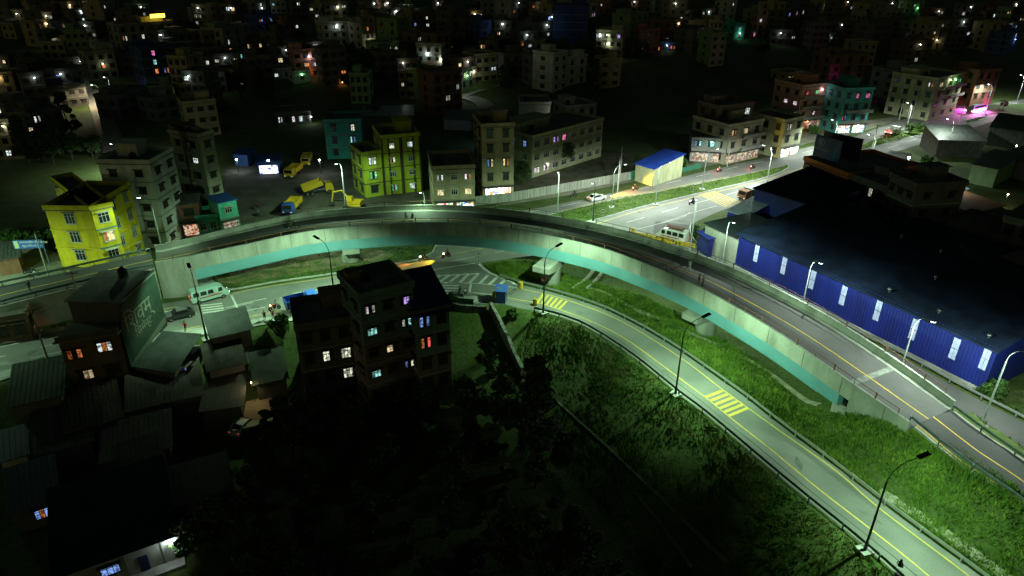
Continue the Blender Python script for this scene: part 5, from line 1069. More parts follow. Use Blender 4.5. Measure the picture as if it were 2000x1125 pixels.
# ---- grass
def npoly(X, Y, P):
    c = np.zeros(X.shape, bool); j = len(P)-1
    for i in range(len(P)):
        a, b_ = P[i], P[j]
        if abs(b_[1]-a[1]) > 1e-9: c ^= ((a[1] > Y) != (b_[1] > Y)) & (X < (b_[0]-a[0])*(Y-a[1])/(b_[1]-a[1])+a[0])
        j = i
    return c
def grass(name, poly, dens, h0, h1, mat, seed, zf=None, label=None, clump=True):
    g = np.random.default_rng(seed); P = np.array([[p[0], p[1]] for p in poly]); lo_, hi_ = P.min(0), P.max(0); n = int((hi_-lo_).prod()*dens)
    X = lo_[0]+g.random(n)*(hi_[0]-lo_[0]); Y = lo_[1]+g.random(n)*(hi_[1]-lo_[1]); k = npoly(X, Y, P); 
    if clump: k &= (np.sin(X*1.3+np.sin(Y*.9)*2)+np.sin(Y*1.7+X*.6)+g.normal(size=n)*.9) > -1.6
    X, Y = X[k], Y[k]; Z = ZT(X, Y) if zf is None else np.full(X.shape, zf); n = len(X)
    hh = (h0+(h1-h0)*g.random(n))*(.75+.35*np.sin(X*.5+1)*np.sin(Y*.43)); rows = []
    for b_ in range(3):
        th = g.random(n)*6.283; w = .035+.03*g.random(n); ln = hh*(.25+.5*g.random(n)); la = g.random(n)*6.283; ox = X+g.normal(size=n)*.07; oy = Y+g.normal(size=n)*.07
        rows.append(np.stack([np.stack([ox-np.cos(th)*w, oy-np.sin(th)*w, Z-.05], -1), np.stack([ox+np.cos(th)*w, oy+np.sin(th)*w, Z-.05], -1), np.stack([ox+np.cos(la)*ln, oy+np.sin(la)*ln, Z+hh], -1)], 1))
    V = np.concatenate(rows).reshape(-1, 3); m_ = len(V)//3; me = bpy.data.meshes.new(name); me.vertices.add(len(V)); me.vertices.foreach_set('co', V.ravel()); me.loops.add(3*m_); me.loops.foreach_set('vertex_index', np.arange(3*m_)); me.polygons.add(m_); me.polygons.foreach_set('loop_start', np.arange(0, 3*m_, 3)); me.update(calc_edges=True); me.materials.append(mat)
    return tag(link(name, me), label, 'grass', kind='stuff')
m_gb = M('grass_blades', (.14, .225, .026), .75, (.055, .12, .012), .45, spec=.25, fine=(2.5, .35)); m_gd = M('grass_dry', (.16, .17, .05), .8, (.05, .12, .015), .35, lo=.45, hi=.6, fine=(2, .3)); m_gdk = M('grass_valley', (.05, .10, .012), .8, (.035, .07, .010), .25, fine=(2, .3))
A1_ = [p for p in g_far[2:]]; A1_ = offset(A1_, .5)
polyA = [(p.x, p.y) for p in A1_]+[(p.x, p.y) for p in GP([(2180, 1180), (2060, 1060), (1951, 975), (1876, 925), (1775, 850), (1650, 826), (1560, 770), (1500, 705), (1420, 650), (1330, 600), (1220, 555), (1100, 518), (1048, 503), (945, 517)])]
grass('tall_grass', polyA, 34, .3, .8, m_gb, 3, label='tall bright green grass between service road and flyover')
Bn = offset(g_near[3:], -.7); Bf = offset(g_near[3:], -4.5)
grass('verge_grass', [(p.x, p.y) for p in Bn]+[(p.x, p.y) for p in Bf][::-1], 24, .25, .6, m_gd, 4, label='dry yellow-green grass along the village-side guardrail')
Bf2 = offset(g_near[3:], -16); grass('slope_grass', [(p.x, p.y) for p in offset(g_near[3:], -4.2)]+[(p.x, p.y) for p in Bf2][::-1], 12, .4, .9, m_gdk, 5, label='dark long grass on the slope below the service road')
for i, m_ in enumerate((med1, med2, med3)): grass('median_grass', [(p.x, p.y) for p in m_], 16, .15, .4, m_gb, 6+i, zf=.14, label='short green grass on the highway median')
isl_poly = [(p.x, p.y) for p in isl]; pv = [(p.x, p.y) for p in GP([(432,554),(424,530),(520,508),(610,494),(735,489),(768,500),(742,511),(690,519),(560,540),(470,556)])]
grass('island_grass', isl_poly, 12, .1, .35, m_gb, 9, zf=.14, label='grass around the paved traffic island')
grass('ramp_grass', [(p.x, p.y) for p in GP([(1862, 806), (1905, 812), (1960, 850), (2100, 930), (2100, 950), (1960, 880), (1890, 835)])], 18, .4, .9, m_gb, 10, label='wild grass strip between the ramp and the side road')
grass('bank_grass', [(p.x, p.y) for p in offset(g2, .4)]+[(p.x, p.y) for p in offset(g2, 1.7)][::-1], 20, .3, .8, m_gdk, 11, label='weeds along the foot of the warehouse wall')
grass('wall_foot_grass', [(p.x, p.y) for p in GP([(50, 642), (150, 622), (150, 634), (50, 652)])], 20, .3, .7, m_gb, 12, label='green strip at the foot of the stained retaining wall')
# ---------------------------------------------------------------- people
SKIN = M('skin', (.30, .17, .10), .6, var=.05); HAIR = M('hair', (.01, .009, .008), .6)
def pmesh(pose):
    J = dict(pelvis=(0, 0, .95), chest=(0, 0, 1.3), neck=(0, 0, 1.48), head=(0, .02, 1.62), top=(0, .01, 1.74), ls=(-.19, 0, 1.42), le=(-.25, .02, 1.14), lw=(-.24, .14, .92), lh=(-.23, .2, .85), rs=(.19, 0, 1.42), re=(.25, .02, 1.14), rw=(.24, .14, .92), rh=(.23, .2, .85),
             lk=(-.11, .02, .5), la=(-.12, 0, .09), lt=(-.13, .16, .04), rk=(.11, .02, .5), ra=(.12, 0, .09), rt=(.13, .16, .04), lp=(-.1, 0, .88), rp=(.1, 0, .88))
    if pose == 'walk': J.update(lk=(-.11, .18, .5), la=(-.11, .22, .1), lt=(-.11, .38, .06), rk=(.11, .02, .5), ra=(.11, -.28, .14), rt=(.11, -.15, .05), le=(-.25, -.12, 1.16), lw=(-.23, -.02, .95), lh=(-.22, .04, .88), re=(.25, .12, 1.16), rw=(.23, .28, .98), rh=(.22, .35, .93))
    if pose == 'phone': J.update(re=(.26, .16, 1.2), rw=(.12, .3, 1.42), rh=(.08, .32, 1.5), le=(-.26, .16, 1.2), lw=(-.1, .3, 1.42), lh=(-.06, .32, 1.5))
    if pose in ('sit', 'ride'):
        for k in list(J): J[k] = (J[k][0], J[k][1], J[k][2]-.42 if pose == 'sit' else J[k][2]-.12)
        dz = 0 if pose == 'sit' else .3
        J.update(lp=(-.1, .05, .5+dz), rp=(.1, .05, .5+dz), lk=(-.14, .46, .52+dz*.7), rk=(.14, .46, .52+dz*.7), la=(-.13, .44 if pose == 'sit' else .25, .1+dz*.6), ra=(.13, .44 if pose == 'sit' else .25, .1+dz*.6), lt=(-.13, .6 if pose == 'sit' else .4, .05+dz*.6), rt=(.13, .6 if pose == 'sit' else .4, .05+dz*.6))
        if pose == 'ride': J.update(le=(-.26, .25, 1.1), lw=(-.28, .45, 1.05), lh=(-.28, .52, 1.05), re=(.26, .25, 1.1), rw=(.28, .45, 1.05), rh=(.28, .52, 1.05))
    nm = list(J); E = [('pelvis', 'chest'), ('chest', 'neck'), ('neck', 'head'), ('head', 'top'), ('neck', 'ls'), ('ls', 'le'), ('le', 'lw'), ('lw', 'lh'), ('neck', 'rs'), ('rs', 're'), ('re', 'rw'), ('rw', 'rh'), ('pelvis', 'lp'), ('lp', 'lk'), ('lk', 'la'), ('la', 'lt'), ('pelvis', 'rp'), ('rp', 'rk'), ('rk', 'ra'), ('ra', 'rt')]
    rad = dict(pelvis=.15, chest=.165, neck=.06, head=.105, top=.07, ls=.07, le=.05, lw=.035, lh=.035, rs=.07, re=.05, rw=.035, rh=.035, lp=.1, rp=.1, lk=.065, rk=.065, la=.045, ra=.045, lt=.04, rt=.04)
    me = bpy.data.meshes.new('p'); me.from_pydata([J[k] for k in nm], [(nm.index(a), nm.index(b_)) for a, b_ in E], []); o = bpy.data.objects.new('p', me); COL.objects.link(o)
    sk = o.modifiers.new('s', 'SKIN'); 
    for i, k in enumerate(nm): me.skin_vertices[0].data[i].radius = (rad[k], rad[k]*.8); me.skin_vertices[0].data[i].use_root = (k == 'pelvis')
    o.modifiers.new('b', 'SUBSURF').levels = 1
    dg = bpy.context.evaluated_depsgraph_get(); out = bpy.data.meshes.new_from_object(o.evaluated_get(dg)); bpy.data.objects.remove(o)
    out.name = 'person_'+pose; hipz = J['pelvis'][2]; hands = [Vector(J['lh']), Vector(J['rh'])]; neck = J['neck'][2]
    return out, hipz, hands, neck, J
PC = {}
def person(pos, rz, pose, shirt, trousers, label, group=None):
    k = (pose, shirt, trousers)
    if pose not in PC: PC[pose] = pmesh(pose)
    base, hipz, hands, neck, J = PC[pose]
    if k not in PC:
        me = base.copy(); me.materials.clear()
        for m_ in (M('cloth_%s' % shirt, CL[shirt], .9), M('cloth_%s' % trousers, CL[trousers], .9), SKIN): me.materials.append(m_)
        lw, rw = Vector(J['lw']), Vector(J['rw'])
        for p in me.polygons:
            c = p.center; i = 0
            if c.z > neck+.02 or min((c-lw).length, (c-rw).length, (c-hands[0]).length, (c-hands[1]).length) < .07: i = 2
            elif c.z < hipz-.02 or (pose in ('sit', 'ride') and c.y > .12 and c.z < hipz+.05): i = 1
            p.material_index = i; p.use_smooth = True
        PC[k] = me
    t = link('person', PC[k], None, pos, rz); tag(t, label, 'person', group); hd = J['head']
    MB().sphere((hd[0], hd[1]-.015, hd[2]+.06), .115, 10, 6, sc=(1, 1.05, .85)).build('hair', HAIR, t); return t
CL = dict(red=(.45, .02, .02), black=(.015, .015, .018), white=(.6, .6, .58), blue=(.15, .3, .6), grey=(.2, .2, .2), jeans=(.04, .06, .12), brown=(.12, .07, .04))
def face(a, b_): return math.atan2(b_.y-a.y, b_.x-a.x)-math.pi/2
def deckp(px, py):                     # spot on the flyover deck seen at this pixel
    z = 8.
    for _ in range(6):
        p = G(px, py, z); i = min(range(len(FL)), key=lambda i: (FL[i][0].x+FL[i][1].x*FL[i][2]/2-p.x)**2+(FL[i][0].y+FL[i][1].y*FL[i][2]/2-p.y)**2); z = FL[i][3]-1.0
    return G(px, py, z)
person(deckp(1325, 509), R(160), 'phone', 'blue', 'black', 'person in light blue shirt taking a picture beside the flyover parapet')
person(deckp(1346, 528), R(200), 'walk', 'white', 'white', 'person in white with dark hair walking on the yellow line of the flyover')
person(deckp(1372, 560), R(90), 'stand', 'brown', 'black', 'person leaning at the near parapet of the flyover, right one of the pair'); person(deckp(1364, 557), R(60), 'stand', 'black', 'black', 'person in black at the near parapet of the flyover, left one of the pair')
person(deckp(793, 429), R(0), 'sit', 'white', 'black', 'person in white sitting on the flyover behind the near railing'); person(deckp(806, 430), R(20), 'sit', 'black', 'black', 'person in black sitting on the flyover beside the one in white')
person(GT(364, 648), R(150), 'walk', 'red', 'black', 'person in a red jacket crossing the road left of the zebra crossing')
person(GT(518, 627), R(0), 'stand', 'black', 'jeans', 'slim person standing at the kerb behind the red motorcycle'); person(GT(534, 624), R(10), 'stand', 'brown', 'black', 'person in brown at the kerb next to the bush')
rz_ = face(G(1735, 1090), G(1712, 1108)); 
gp = [min(g_near, key=lambda p: (Vector(PJ(p))-Vector(q)).length) for q in ((1732, 1100), (1742, 1110), (1750, 1117))]
for i, (c, l_) in enumerate((('black', 'person in black sitting on the guardrail near the closest lamp, left of three'), ('grey', 'person in grey sitting in the middle of three on the guardrail'), ('white', 'person in white and black sitting at the right end of three on the guardrail'))):
    p = gp[i]; person(Vector((p.x+.15, p.y+.1, .27)), R(-50), 'sit', c, 'black', l_)
person(G(1362, 476), R(100), 'stand', 'brown', 'black', 'person standing on the verge between the minibus and the blue hut')
pr = G(60, 569, 4.9); person(pr, R(200), 'walk', 'black', 'black', 'dark walking figure on the straight ramp at the left')
person(G(833, 583), R(30), 'stand', 'white', 'jeans', 'person in white by the small zebra crossing behind the hillside block') if False else None
# ---------------------------------------------------------------- vehicles
def paint(n_, c): return M('paint_'+n_, c, .3, tuple(x*.85 for x in c), 1.5, spec=.6)
m_tyre = M('tyre', (.012, .012, .012), .8); m_carglass = M('vehicle_glass', (.01, .012, .015), .08, spec=.7); m_chrome = M('chrome', (.5, .5, .5), .25, metal=.9)
def lampm(k, e): return M('vlamp_%s_%d' % (k, e), LITC[k], emit=e, var=0)
WH = {}
def wheel(t, x, y, r, w):
    k = (r, w)
    if k not in WH: WH[k] = (MB().cyl((0, -w/2, 0), (0, w/2, 0), r, r, 14).mesh('wheel', m_tyre), MB().cyl((0, -w/2-.012, 0), (0, w/2+.012, 0), r*.55, r*.55, 10).mesh('rim', m_chrome))
    o = link('wheel', WH[k][0], t, (x, y, r)); link('rim', WH[k][1], o)
def body(prof, w, inset=.12):
    """side profile (x,z) swept across the width, narrowing upward"""
    zmax = max(z for x, z in prof); zb = min(z for x, z in prof); rows = []
    for y, k in ((-w/2, 1), (-w/2+.08, 0), (w/2-.08, 0), (w/2, 1)):
        rows.append([(x*(1-.01*k), y*(1-inset*max(0, (z-zb)/(zmax-zb)-.45)), z-(0 if not k else .0)) for x, z in prof])
    return MB().sweep(rows)
def lamps_(t, x, ys, z, k, e, sz=(.06, .28, .14), name='headlight'):
    for y in ys: MB().box((0, 0, 0), sz).build(name, lampm(k, e), t, (x, y, z))
def minibus(pos, rz, col, label, lit=False, roof=True, L=5.2, head='w', he=1, rider=None):
    t = thing('minibus', label, 'minibus', tuple(pos), rz); h = L/2
    body([(-h, .4), (h-.1, .4), (h, .9), (h-.3, 1.2), (h-.85, 1.95), (h-1.3, 2.2), (-h+.15, 2.2), (-h, 1.9)], 1.8).build('body', col, t, fixn=True)
    for s in (-1, 1):
        for x0_, x1_ in ((-h+.3, -h+1.2), (-h+1.35, -h+2.3), (-h+2.45, -h+3.3), (h-1.6, h-.95)): MB().quad(*[(x, s*(.9-.02), z) if z < 1.4 else (x, s*.845, z) for x, z in ((x0_, 1.3), (x1_, 1.3), (x1_-.05, 1.95), (x0_+.05, 1.95))]).build('side_window', m_carglass, t, (0, s*.03, 0))
    MB().quad((h-.25, -.7, 1.27), (h-.25, .7, 1.27), (h-.8, .65, 1.93), (h-.8, -.65, 1.93)).build('windscreen', m_carglass, t, (.05, 0, .02))
    for x in (-h+.95, h-1.0):
        for y in (-.82, .82): wheel(t, x, y, .34, .2)
    lamps_(t, h, (-.65, .65), .8, head, he); lamps_(t, -h-.01, (-.75, .75), 1.0, 'r', 3 if lit else .3, (.05, .14, .3), 'tail_light')
    if roof:
        b = MB(); 
        for y in (-.75, .75): b.box((-.3, y, 2.42), (L*.75, .05, .05))
        for x in range(5): b.box((-h+.7+x*.85, 0, 2.40), (.05, 1.5, .05)).box((-h+.7+x*.85, -.75, 2.3), (.05, .05, .2)).box((-h+.7+x*.85, .75, 2.3), (.05, .05, .2))
        rk = b.build('roof_rack', m_dsteel, t); MB().box((-.4, 0, 2.5), (2.8, 1.2, .16)).build('roof_load', M('tarpaulin', (.14, .06, .05), .9), rk)
    MB().box((0, -.915, .95), (L*.6, .01, .16)).box((.4, -.914, 1.15), (L*.3, .01, .08)).box((0, .915, .95), (L*.6, .01, .16)).build('side_stripe', M('stripe_red', (.3, .05, .03)), t)
    return t
def car(pos, rz, col, label, head=None, tail=0, L=4.1, group=None, cat='car'):
    t = thing('car', label, cat, tuple(pos), rz, group); h = L/2
    body([(-h, .3), (h, .3), (h, .62), (h-.25, .85), (h-1.1, .95), (h-1.75, 1.4), (-h+1.0, 1.43), (-h+.35, .98), (-h, .9)], 1.7, .3).build('body', col, t, fixn=True)
    MB().quad((h-1.08, -.6, .98), (h-1.08, .6, .98), (h-1.7, .55, 1.38), (h-1.7, -.55, 1.38)).build('windscreen', m_carglass, t, (.03, 0, .01))
    MB().quad((-h+.37, .6, 1.0), (-h+.37, -.6, 1.0), (-h+.97, -.55, 1.41), (-h+.97, .55, 1.41)).build('rear_window', m_carglass, t, (-.03, 0, .01))
    for s in (-1, 1): MB().quad((h-1.35, s*.81, .98), (-h+.75, s*.81, .98), (-h+1.1, s*.73, 1.34), (h-1.75, s*.73, 1.34)).build('side_window', m_carglass, t, (0, s*.025, 0))
    for x in (-h+.75, h-.75):
        for y in (-.76, .76): wheel(t, x, y, .31, .18)
    lamps_(t, h, (-.6, .6), .68, head or 'w', 12 if head else .3, (.05, .3, .12)); lamps_(t, -h, (-.65, .65), .8, 'r', tail or .3, (.05, .25, .12), 'tail_light'); return t
def truck(pos, rz, cabc, boxc, label, name='tipper_truck', heap=True, L=6.5, cat='truck', tilt=0, canvas=False):
    t = thing(name, label, cat, tuple(pos), rz); h = L/2
    MB().box((0, 0, .75), (L, .9, .3)).build('chassis', m_dsteel, t)
    cab = body([(h-1.7, .6), (h, .6), (h, 1.5), (h-.25, 2.4), (h-1.7, 2.45)], 2.2, .08).build('cab', cabc, t, fixn=True)
    MB().quad((h+.01, -.9, 1.55), (h+.01, .9, 1.55), (h-.22, .85, 2.25), (h-.22, -.85, 2.25)).build('windscreen', m_carglass, cab, (.03, 0, 0))
    lamps_(t, h+.02, (-.8, .8), .9, 'w', .4, (.05, .25, .18))
    M4 = Matrix.Translation((-h, 0, 1.0)) @ Matrix.Rotation(R(-tilt), 4, 'Y'); b = MB(); BL = L-2.0
    b.box((BL/2, 0, .08), (BL, 2.3, .14), M4=M4)
    for y in (-1.13, 1.13): b.box((BL/2, y, .65), (BL, .08, 1.1), M4=M4)
    for x in np.arange(.3, BL, .8):
        for y in (-1.19, 1.19): b.box((x, y, .6), (.1, .06, 1.0), M4=M4)
    b.box((BL, 0, .8), (.1, 2.3, 1.5), M4=M4); b.box((0.05, 0, .6), (.08, 2.2, .95), M4=M4); b.build('cargo_bed', boxc, t)
    if canvas: MB().box((-h+BL/2, 0, 2.1), (BL*.96, 2.2, 1.0)).build('canvas_cover', M('canvas', (.25, .3, .27), .9), t)
    for x in (-h+.8, -h+1.9, h-1.0):
        for y in (-.95, .95): wheel(t, x, y, .48, .3)
    return t
MCM = {}
def moto(pos, rz, label, col='red', head=None, tail=0, rider=None, group='motorcycles', rlabel=None):
    t = thing('motorcycle', label, 'motorcycle', tuple(pos), rz, group)
    if col not in MCM:
        MCM[col] = [MB().tube([(-.35, 0, .62), (-.1, 0, .42), (.2, 0, .42), (.42, 0, .85)], .05).box((0, 0, .42), (.36, .26, .3)).tube([(-.6, .13, .35), (.05, .13, .3)], .045).tube([(.62, 0, .3), (.42, 0, .9)], .04).mesh('frame', m_dsteel), MB().sphere((.14, 0, .78), .2, 10, 6, sc=(1.4, .75, .75)).box((-.62, 0, .66), (.3, .16, .05)).mesh('fuel_tank', paint(col, CL.get(col, (.3, .02, .02)))), MB().sphere((-.3, 0, .8), .16, 8, 5, sc=(2.2, .8, .5)).mesh('seat', m_black), MB().tube([(.3, -.35, 1.02), (.42, -.1, .98), (.42, .1, .98), (.3, .35, 1.02)], .025).mesh('handlebar', m_dsteel)]
    for nm, me in zip(('frame', 'fuel_tank', 'seat', 'handlebar'), MCM[col]): link(nm, me, t)
    wheel(t, .65, 0, .3, .1); wheel(t, -.62, 0, .3, .12)
    MB().sphere((0, 0, 0), .1, 8, 6).build('headlight', lampm(head, 40) if head else m_chrome, t, (.56, 0, .88)); MB().box((0, 0, 0), (.06, .16, .08)).build('tail_light', lampm('r', tail) if tail else m_rust, t, (-.74, 0, .78))
    if rider: person(Vector(pos)+Vector((math.cos(rz)*-.3, math.sin(rz)*-.3, 0)), rz-math.pi/2, 'ride', rider, 'black', rlabel or ('rider in %s on the %s' % (rider, label)))
    return t
def along(px, py, qx, qy): a, b_ = G(px, py), G(qx, qy); return math.atan2(b_.y-a.y, b_.x-a.x)
def beams(t, x, z, k, e, ang=-7, size=55, y=0, back=False):
    light('headlight_beam', 'SPOT', e, LITC[k], (x, y, z), t, size, .8, aim=((-1 if back else 1), 0, math.tan(R(ang))), rad=.08)
PW, PY_, PB = paint('white', (.5, .5, .48)), paint('yellow', (.55, .35, .02)), paint('blue', (.02, .08, .35))
hw = along(1100, 420, 1300, 372)                         # highway direction, away
minibus(G(1312, 470), along(1340, 476, 1284, 462), PW, 'white minibus with red striping and a loaded roof rack by the yellow barrels').scale = (1.12,)*3
c_ = minibus(G(411, 584), along(345, 600, 440, 575), paint('mint', (.3, .45, .42)), 'pale microbus with lit lamps passing below the flyover abutment', lit=True, roof=False, head='w', he=10, L=5.6); beams(c_, 2.9, .9, 'm', 160)
c_ = car(G(352, 620), along(440, 590, 320, 618), paint('black', (.02, .02, .02)), 'dark car with glaring white headlights on the lower road by the zebra crossing', head='v'); beams(c_, 2.2, .7, 'o', 9000, size=60); beams(c_, 2.2, .7, 'y', 6000, size=50)
c_ = car(G(1165, 391), along(1140, 396, 1240, 374), PW, 'white car with red tail lights casting a yellow headlight beam up the highway', head='y', tail=8); beams(c_, 2.2, .7, 'k', 60000, -6, 36); beams(c_, -2.3, .8, 'r', 18, back=True)
car(GT(478, 838)+Vector((0, 0, .12)), R(75), PW, 'white car parked in the lit courtyard, lower left')
car(G(1168, 398+900, 0), 0, PW, 'x') if False else None
truck(G(1465, 388), along(1500, 375, 1440, 392), M('lorry_orange', (.22, .10, .05)), M('lorry_bed', (.12, .1, .08)), 'painted lorry with a canvas cover parked beside the warehouse', 'lorry', canvas=True)
truck(G(574, 343), R(-95), PY_, PY_, 'yellow tipper truck facing the camera, left one of two in the yard'); truck(G(600, 320), R(-80), PY_, PY_, 'yellow tipper truck farther back in the yard, right one of two')
truck(G(622, 378), R(25), PY_, PY_, 'yellow tipper truck with raised bed in the middle of the yard', tilt=14); truck(G(572, 412), R(-92), PB, PY_, 'tipper truck with blue cab and yellow bed just behind the flyover parapet')
car(G(518, 331), R(-90), PW, 'white car at the glaring yard hut, left one', group='cars at the yard hut'); car(G(534, 331), R(-85), paint('silver', (.3, .3, .3)), 'silver car at the glaring yard hut, right one', group='cars at the yard hut')
t = truck(G(592, 603), along(560, 612, 640, 592), PB, PB, 'blue pickup truck partly hidden by the hillside block roof', 'pickup_truck', L=5)
t = thing('bus', 'long green-grey bus with magenta underglow and red lamps on the upper highway', 'bus', tuple(G(1905, 219)), along(1880, 224, 1960, 206)); bw = 9.5
body([(-bw/2, .45), (bw/2, .45), (bw/2, 2.6), (bw/2-.3, 3.0), (-bw/2+.1, 3.0), (-bw/2, 2.7)], 2.5, .06).build('body', paint('busgreen', (.12, .22, .2)), t, fixn=True)
for s in (-1, 1): MB().box((0, s*1.24, 2.0), (bw*.85, .03, .7)).build('side_window', m_carglass, t)
for x in (-3.2, 3.2):
    for y in (-1.1, 1.1): wheel(t, x, y, .5, .28)
lamps_(t, -bw/2-.03, (-1, 1), 1.0, 'r', 30, (.06, .4, .3), 'tail_light'); MB().box((0, -1.28, .5), (bw*.7, .05, .12)).build('underglow_strip', lampm('p', 20), t)
MAG = (1, .08, .75)
for x in (-4, -1.3, 1.3, 4): light('underglow', 'POINT', 2400, MAG, (x, -1.6, .8), t, rad=.2)
light('underglow', 'POINT', 9000, MAG, (0, 3.2, 1.6), t, rad=.2)
t = truck(G(1742, 264), along(1742, 264, 1800, 250), PW, PW, 'small white truck with red lamps near the second median', 'pickup_truck', L=5); lamps_(t, -2.55, (-.8, .8), 1.2, 'r', 30, name='tail_light'); light('tail_glow', 'POINT', 90, (1, .1, .08), (-3, 0, 1), t)
def m2(px, py, ang, lab, col='red', head=None, tail=0, rider=None, beam=0, bk='k', rl=None):
    t = moto(G(px, py), ang, lab, col, head, tail, rider, rlabel=rl)
    if beam: beams(t, .8, .9, bk, beam, -8, 45)
    if tail: light('tail_glow', 'POINT', 60, (1, .08, .06), (-1.1, 0, .7), t, rad=.1)
    return t
m2(872, 503, along(872, 503, 820, 517), 'motorcycle with yellow headlight coming under the flyover', head='y', rider='black', beam=9000, rl='rider in black behind the yellow headlight under the flyover')
m2(827, 509, along(827, 509, 780, 520), 'motorcycle with reddish headlight at the island nose', 'black', head='m', rider='black', beam=2600, bk='o', rl='rider on the motorcycle at the island nose')
m2(537, 605, along(537, 605, 500, 614), 'red motorcycle with glowing lamp by the kerb', head='o', rider='grey', beam=40, bk='o', rl='rider in grey on the red motorcycle by the kerb')
m2(1351, 399, along(1351, 399, 1300, 412), 'motorcycle with a white-violet headlight on the lower highway lane', 'black', head='v', rider='black', beam=500, bk='v', rl='rider behind the white-violet headlight')
m2(1241, 372, hw, 'motorcycle with red tail lamp in the yellow beam', tail=60, rider='black', rl='rider ahead in the yellow beam'); m2(1405, 336, hw, 'motorcycle with red lamp before the tin-roofed house', tail=50, rider='grey', rl='rider before the tin-roofed house'); m2(1470, 330, hw, 'motorcycle with bright red lamp below the cream house', tail=70, rider='black', rl='rider below the cream house'); m2(1829, 229, hw, 'motorcycle with red lamp behind the bus', tail=70, rider='black', rl='rider behind the bus')
m2(1120, 385, along(1100, 420, 1300, 372)+math.pi, 'dark motorcycle riding beside the corrugated fence', 'black', rider='black', rl='rider in black beside the corrugated fence')
m2(867, 577, R(100), 'parked motorcycle with red panels near the small zebra crossing'); m2(898, 573, R(80), 'parked motorcycle in the middle of the pavement group', 'black'); m2(908, 577, R(70), 'white-fronted parked motorcycle beside the middle one', 'white')
p = deckp(573, 447); moto(p, R(20)+math.pi, 'motorcycle riding on the flyover deck, left part', 'black', rider='black', rlabel='rider on the flyover deck, left part')
for i in range(6): m2(1432+i*6.5, 305-i*1.6, R(-60), 'parked motorcycle in the row before the cream three-storey house', 'black' if i % 2 else 'red').__setitem__('group', 'parked motorcycle row')
for i in range(5): m2(1500+i*7, 291-i*1.5, R(-60), 'parked motorcycle before the white-lit shops', 'black').__setitem__('group', 'motorcycles by the lit shops')
for i, (x, y) in enumerate(((58, 533), (68, 540))): m2(x, y, R(30), ('black and white motorcycle standing on the square by the ramp', 'pale motorcycle standing behind the other one on the square')[i], ('black', 'white')[i])
m2(503, 407, R(60), 'red motorcycle parked behind the turquoise house', 'red'); m2(506, 421, R(120), 'white motorcycle parked behind the flyover parapet', 'white')
# excavator in the yard
t = thing('excavator', 'yellow excavator with folded arm just behind the flyover parapet', 'excavator', tuple(G(692, 408)), R(170)); 
for y in (-1.1, 1.1): body([(-1.8, 0.05), (1.8, .05), (2.1, .4), (1.8, .8), (-1.8, .8), (-2.1, .4)], .5, 0).build('track', m_tyre, t, (0, y, 0), fixn=True)
hs = MB().box((-.4, 0, 1.4), (2.8, 2.2, 1.0)).build('housing', PY_, t); MB().box((.5, .65, 2.3), (1.2, .9, 1.3)).build('cab', PY_, t); MB().box((.55, .65, 2.4), (1.25, .75, .8)).build('cab_glass', m_carglass, t)
MB().tube([(.9, -.2, 1.6), (2.4, -.2, 3.8), (4.3, -.2, 3.3)], .22, 4).build('boom', PY_, t); MB().tube([(4.4, -.2, 3.5), (4.9, -.2, 1.3)], .16, 4).build('arm', PY_, t); MB().box((4.9, -.2, .9), (.9, .8, .7), .2).build('bucket', m_dsteel, t)
# ---------------------------------------------------------------- barrels, booth, signs, posts
m_drum = M('drum_yellow', (.52, .36, .03), .6, (.16, .09, .02), 2.2, lo=.38, hi=.52)
b = MB().cyl((0, 0, 0), (0, 0, .88), .29, .29, 14)
for z in (.02, .3, .58, .86): b.cyl((0, 0, z-.02), (0, 0, z+.02), .305, .305, 14)
DR = b.mesh('drum', m_drum); A_ = [(1244, 461.5), (1287, 469), (1312, 475), (1354, 482)]
def drum(px, py, lab, grp='yellow drums', s=1.0): o = tag(link('drum', DR, None, G(px, py), r2.uniform(0, 6)), lab, 'drum', grp); o.scale = (s, s, s); return o
for i in range(22):
    t_ = i/21; x = 1244+t_*108+(3 if i > 14 else 0); y = 461+t_*23; drum(x, y, 'yellow drum in the curved row of barrels before the minibus', 'row of yellow drums', .86+r2.random()*.08)
drum(1236, 456, 'yellow drum standing apart at the left end of the barrel row', s=1.2); drum(1045, 596, 'lone yellow drum on the service road near the rumble bars', s=1.25); drum(1017, 563, 'yellow drum at the tip of the hatched area', s=1.25); drum(966, 580, 'brownish drum left of the blue booth', s=1.2)
bp = G(979, 589); t = thing('booth', 'blue traffic booth with a slanted blue roof and brown patch at the service road entry', 'booth', tuple(bp), R(-8))
MB().box((0, 0, 1.1), (1.5, 1.4, 2.2)).build('wall', PB, t); MB().sweep([[(x, -.95, 2.1), (x, .95, 2.5), (x, .95, 2.56), (x, -.95, 2.16)] for x in (-1, 1)]).build('roof', M('booth_roof', (.05, .12, .42), .5), t); MB().box((.762, .1, 1.4), (.03, .6, .6)).build('window', m_carglass, t); MB().box((-.35, .1, 2.37), (.7, .6, .03)).build('roof_patch', M('cardboard', (.28, .2, .1)), t)
def rail2(a, b_, lab):
    A = G(*a); B = G(*b_); t = thing('barrier', lab, 'barrier', tuple(A), math.atan2(B.y-A.y, B.x-A.x)); L = (B-A).length
    MB().box((L/2, 0, .95), (L, .06, .12)).box((L/2, 0, .5), (L, .05, .08)).build('bar', m_steel, t)
    for x in (0.1, L/2, L-.1): MB().cyl((x, .05, 0), (x, .05, 1.1), .04).build('post', m_steel, t)
rail2((988, 586), (1012, 567), 'swing barrier between the blue booth and the yellow drum')
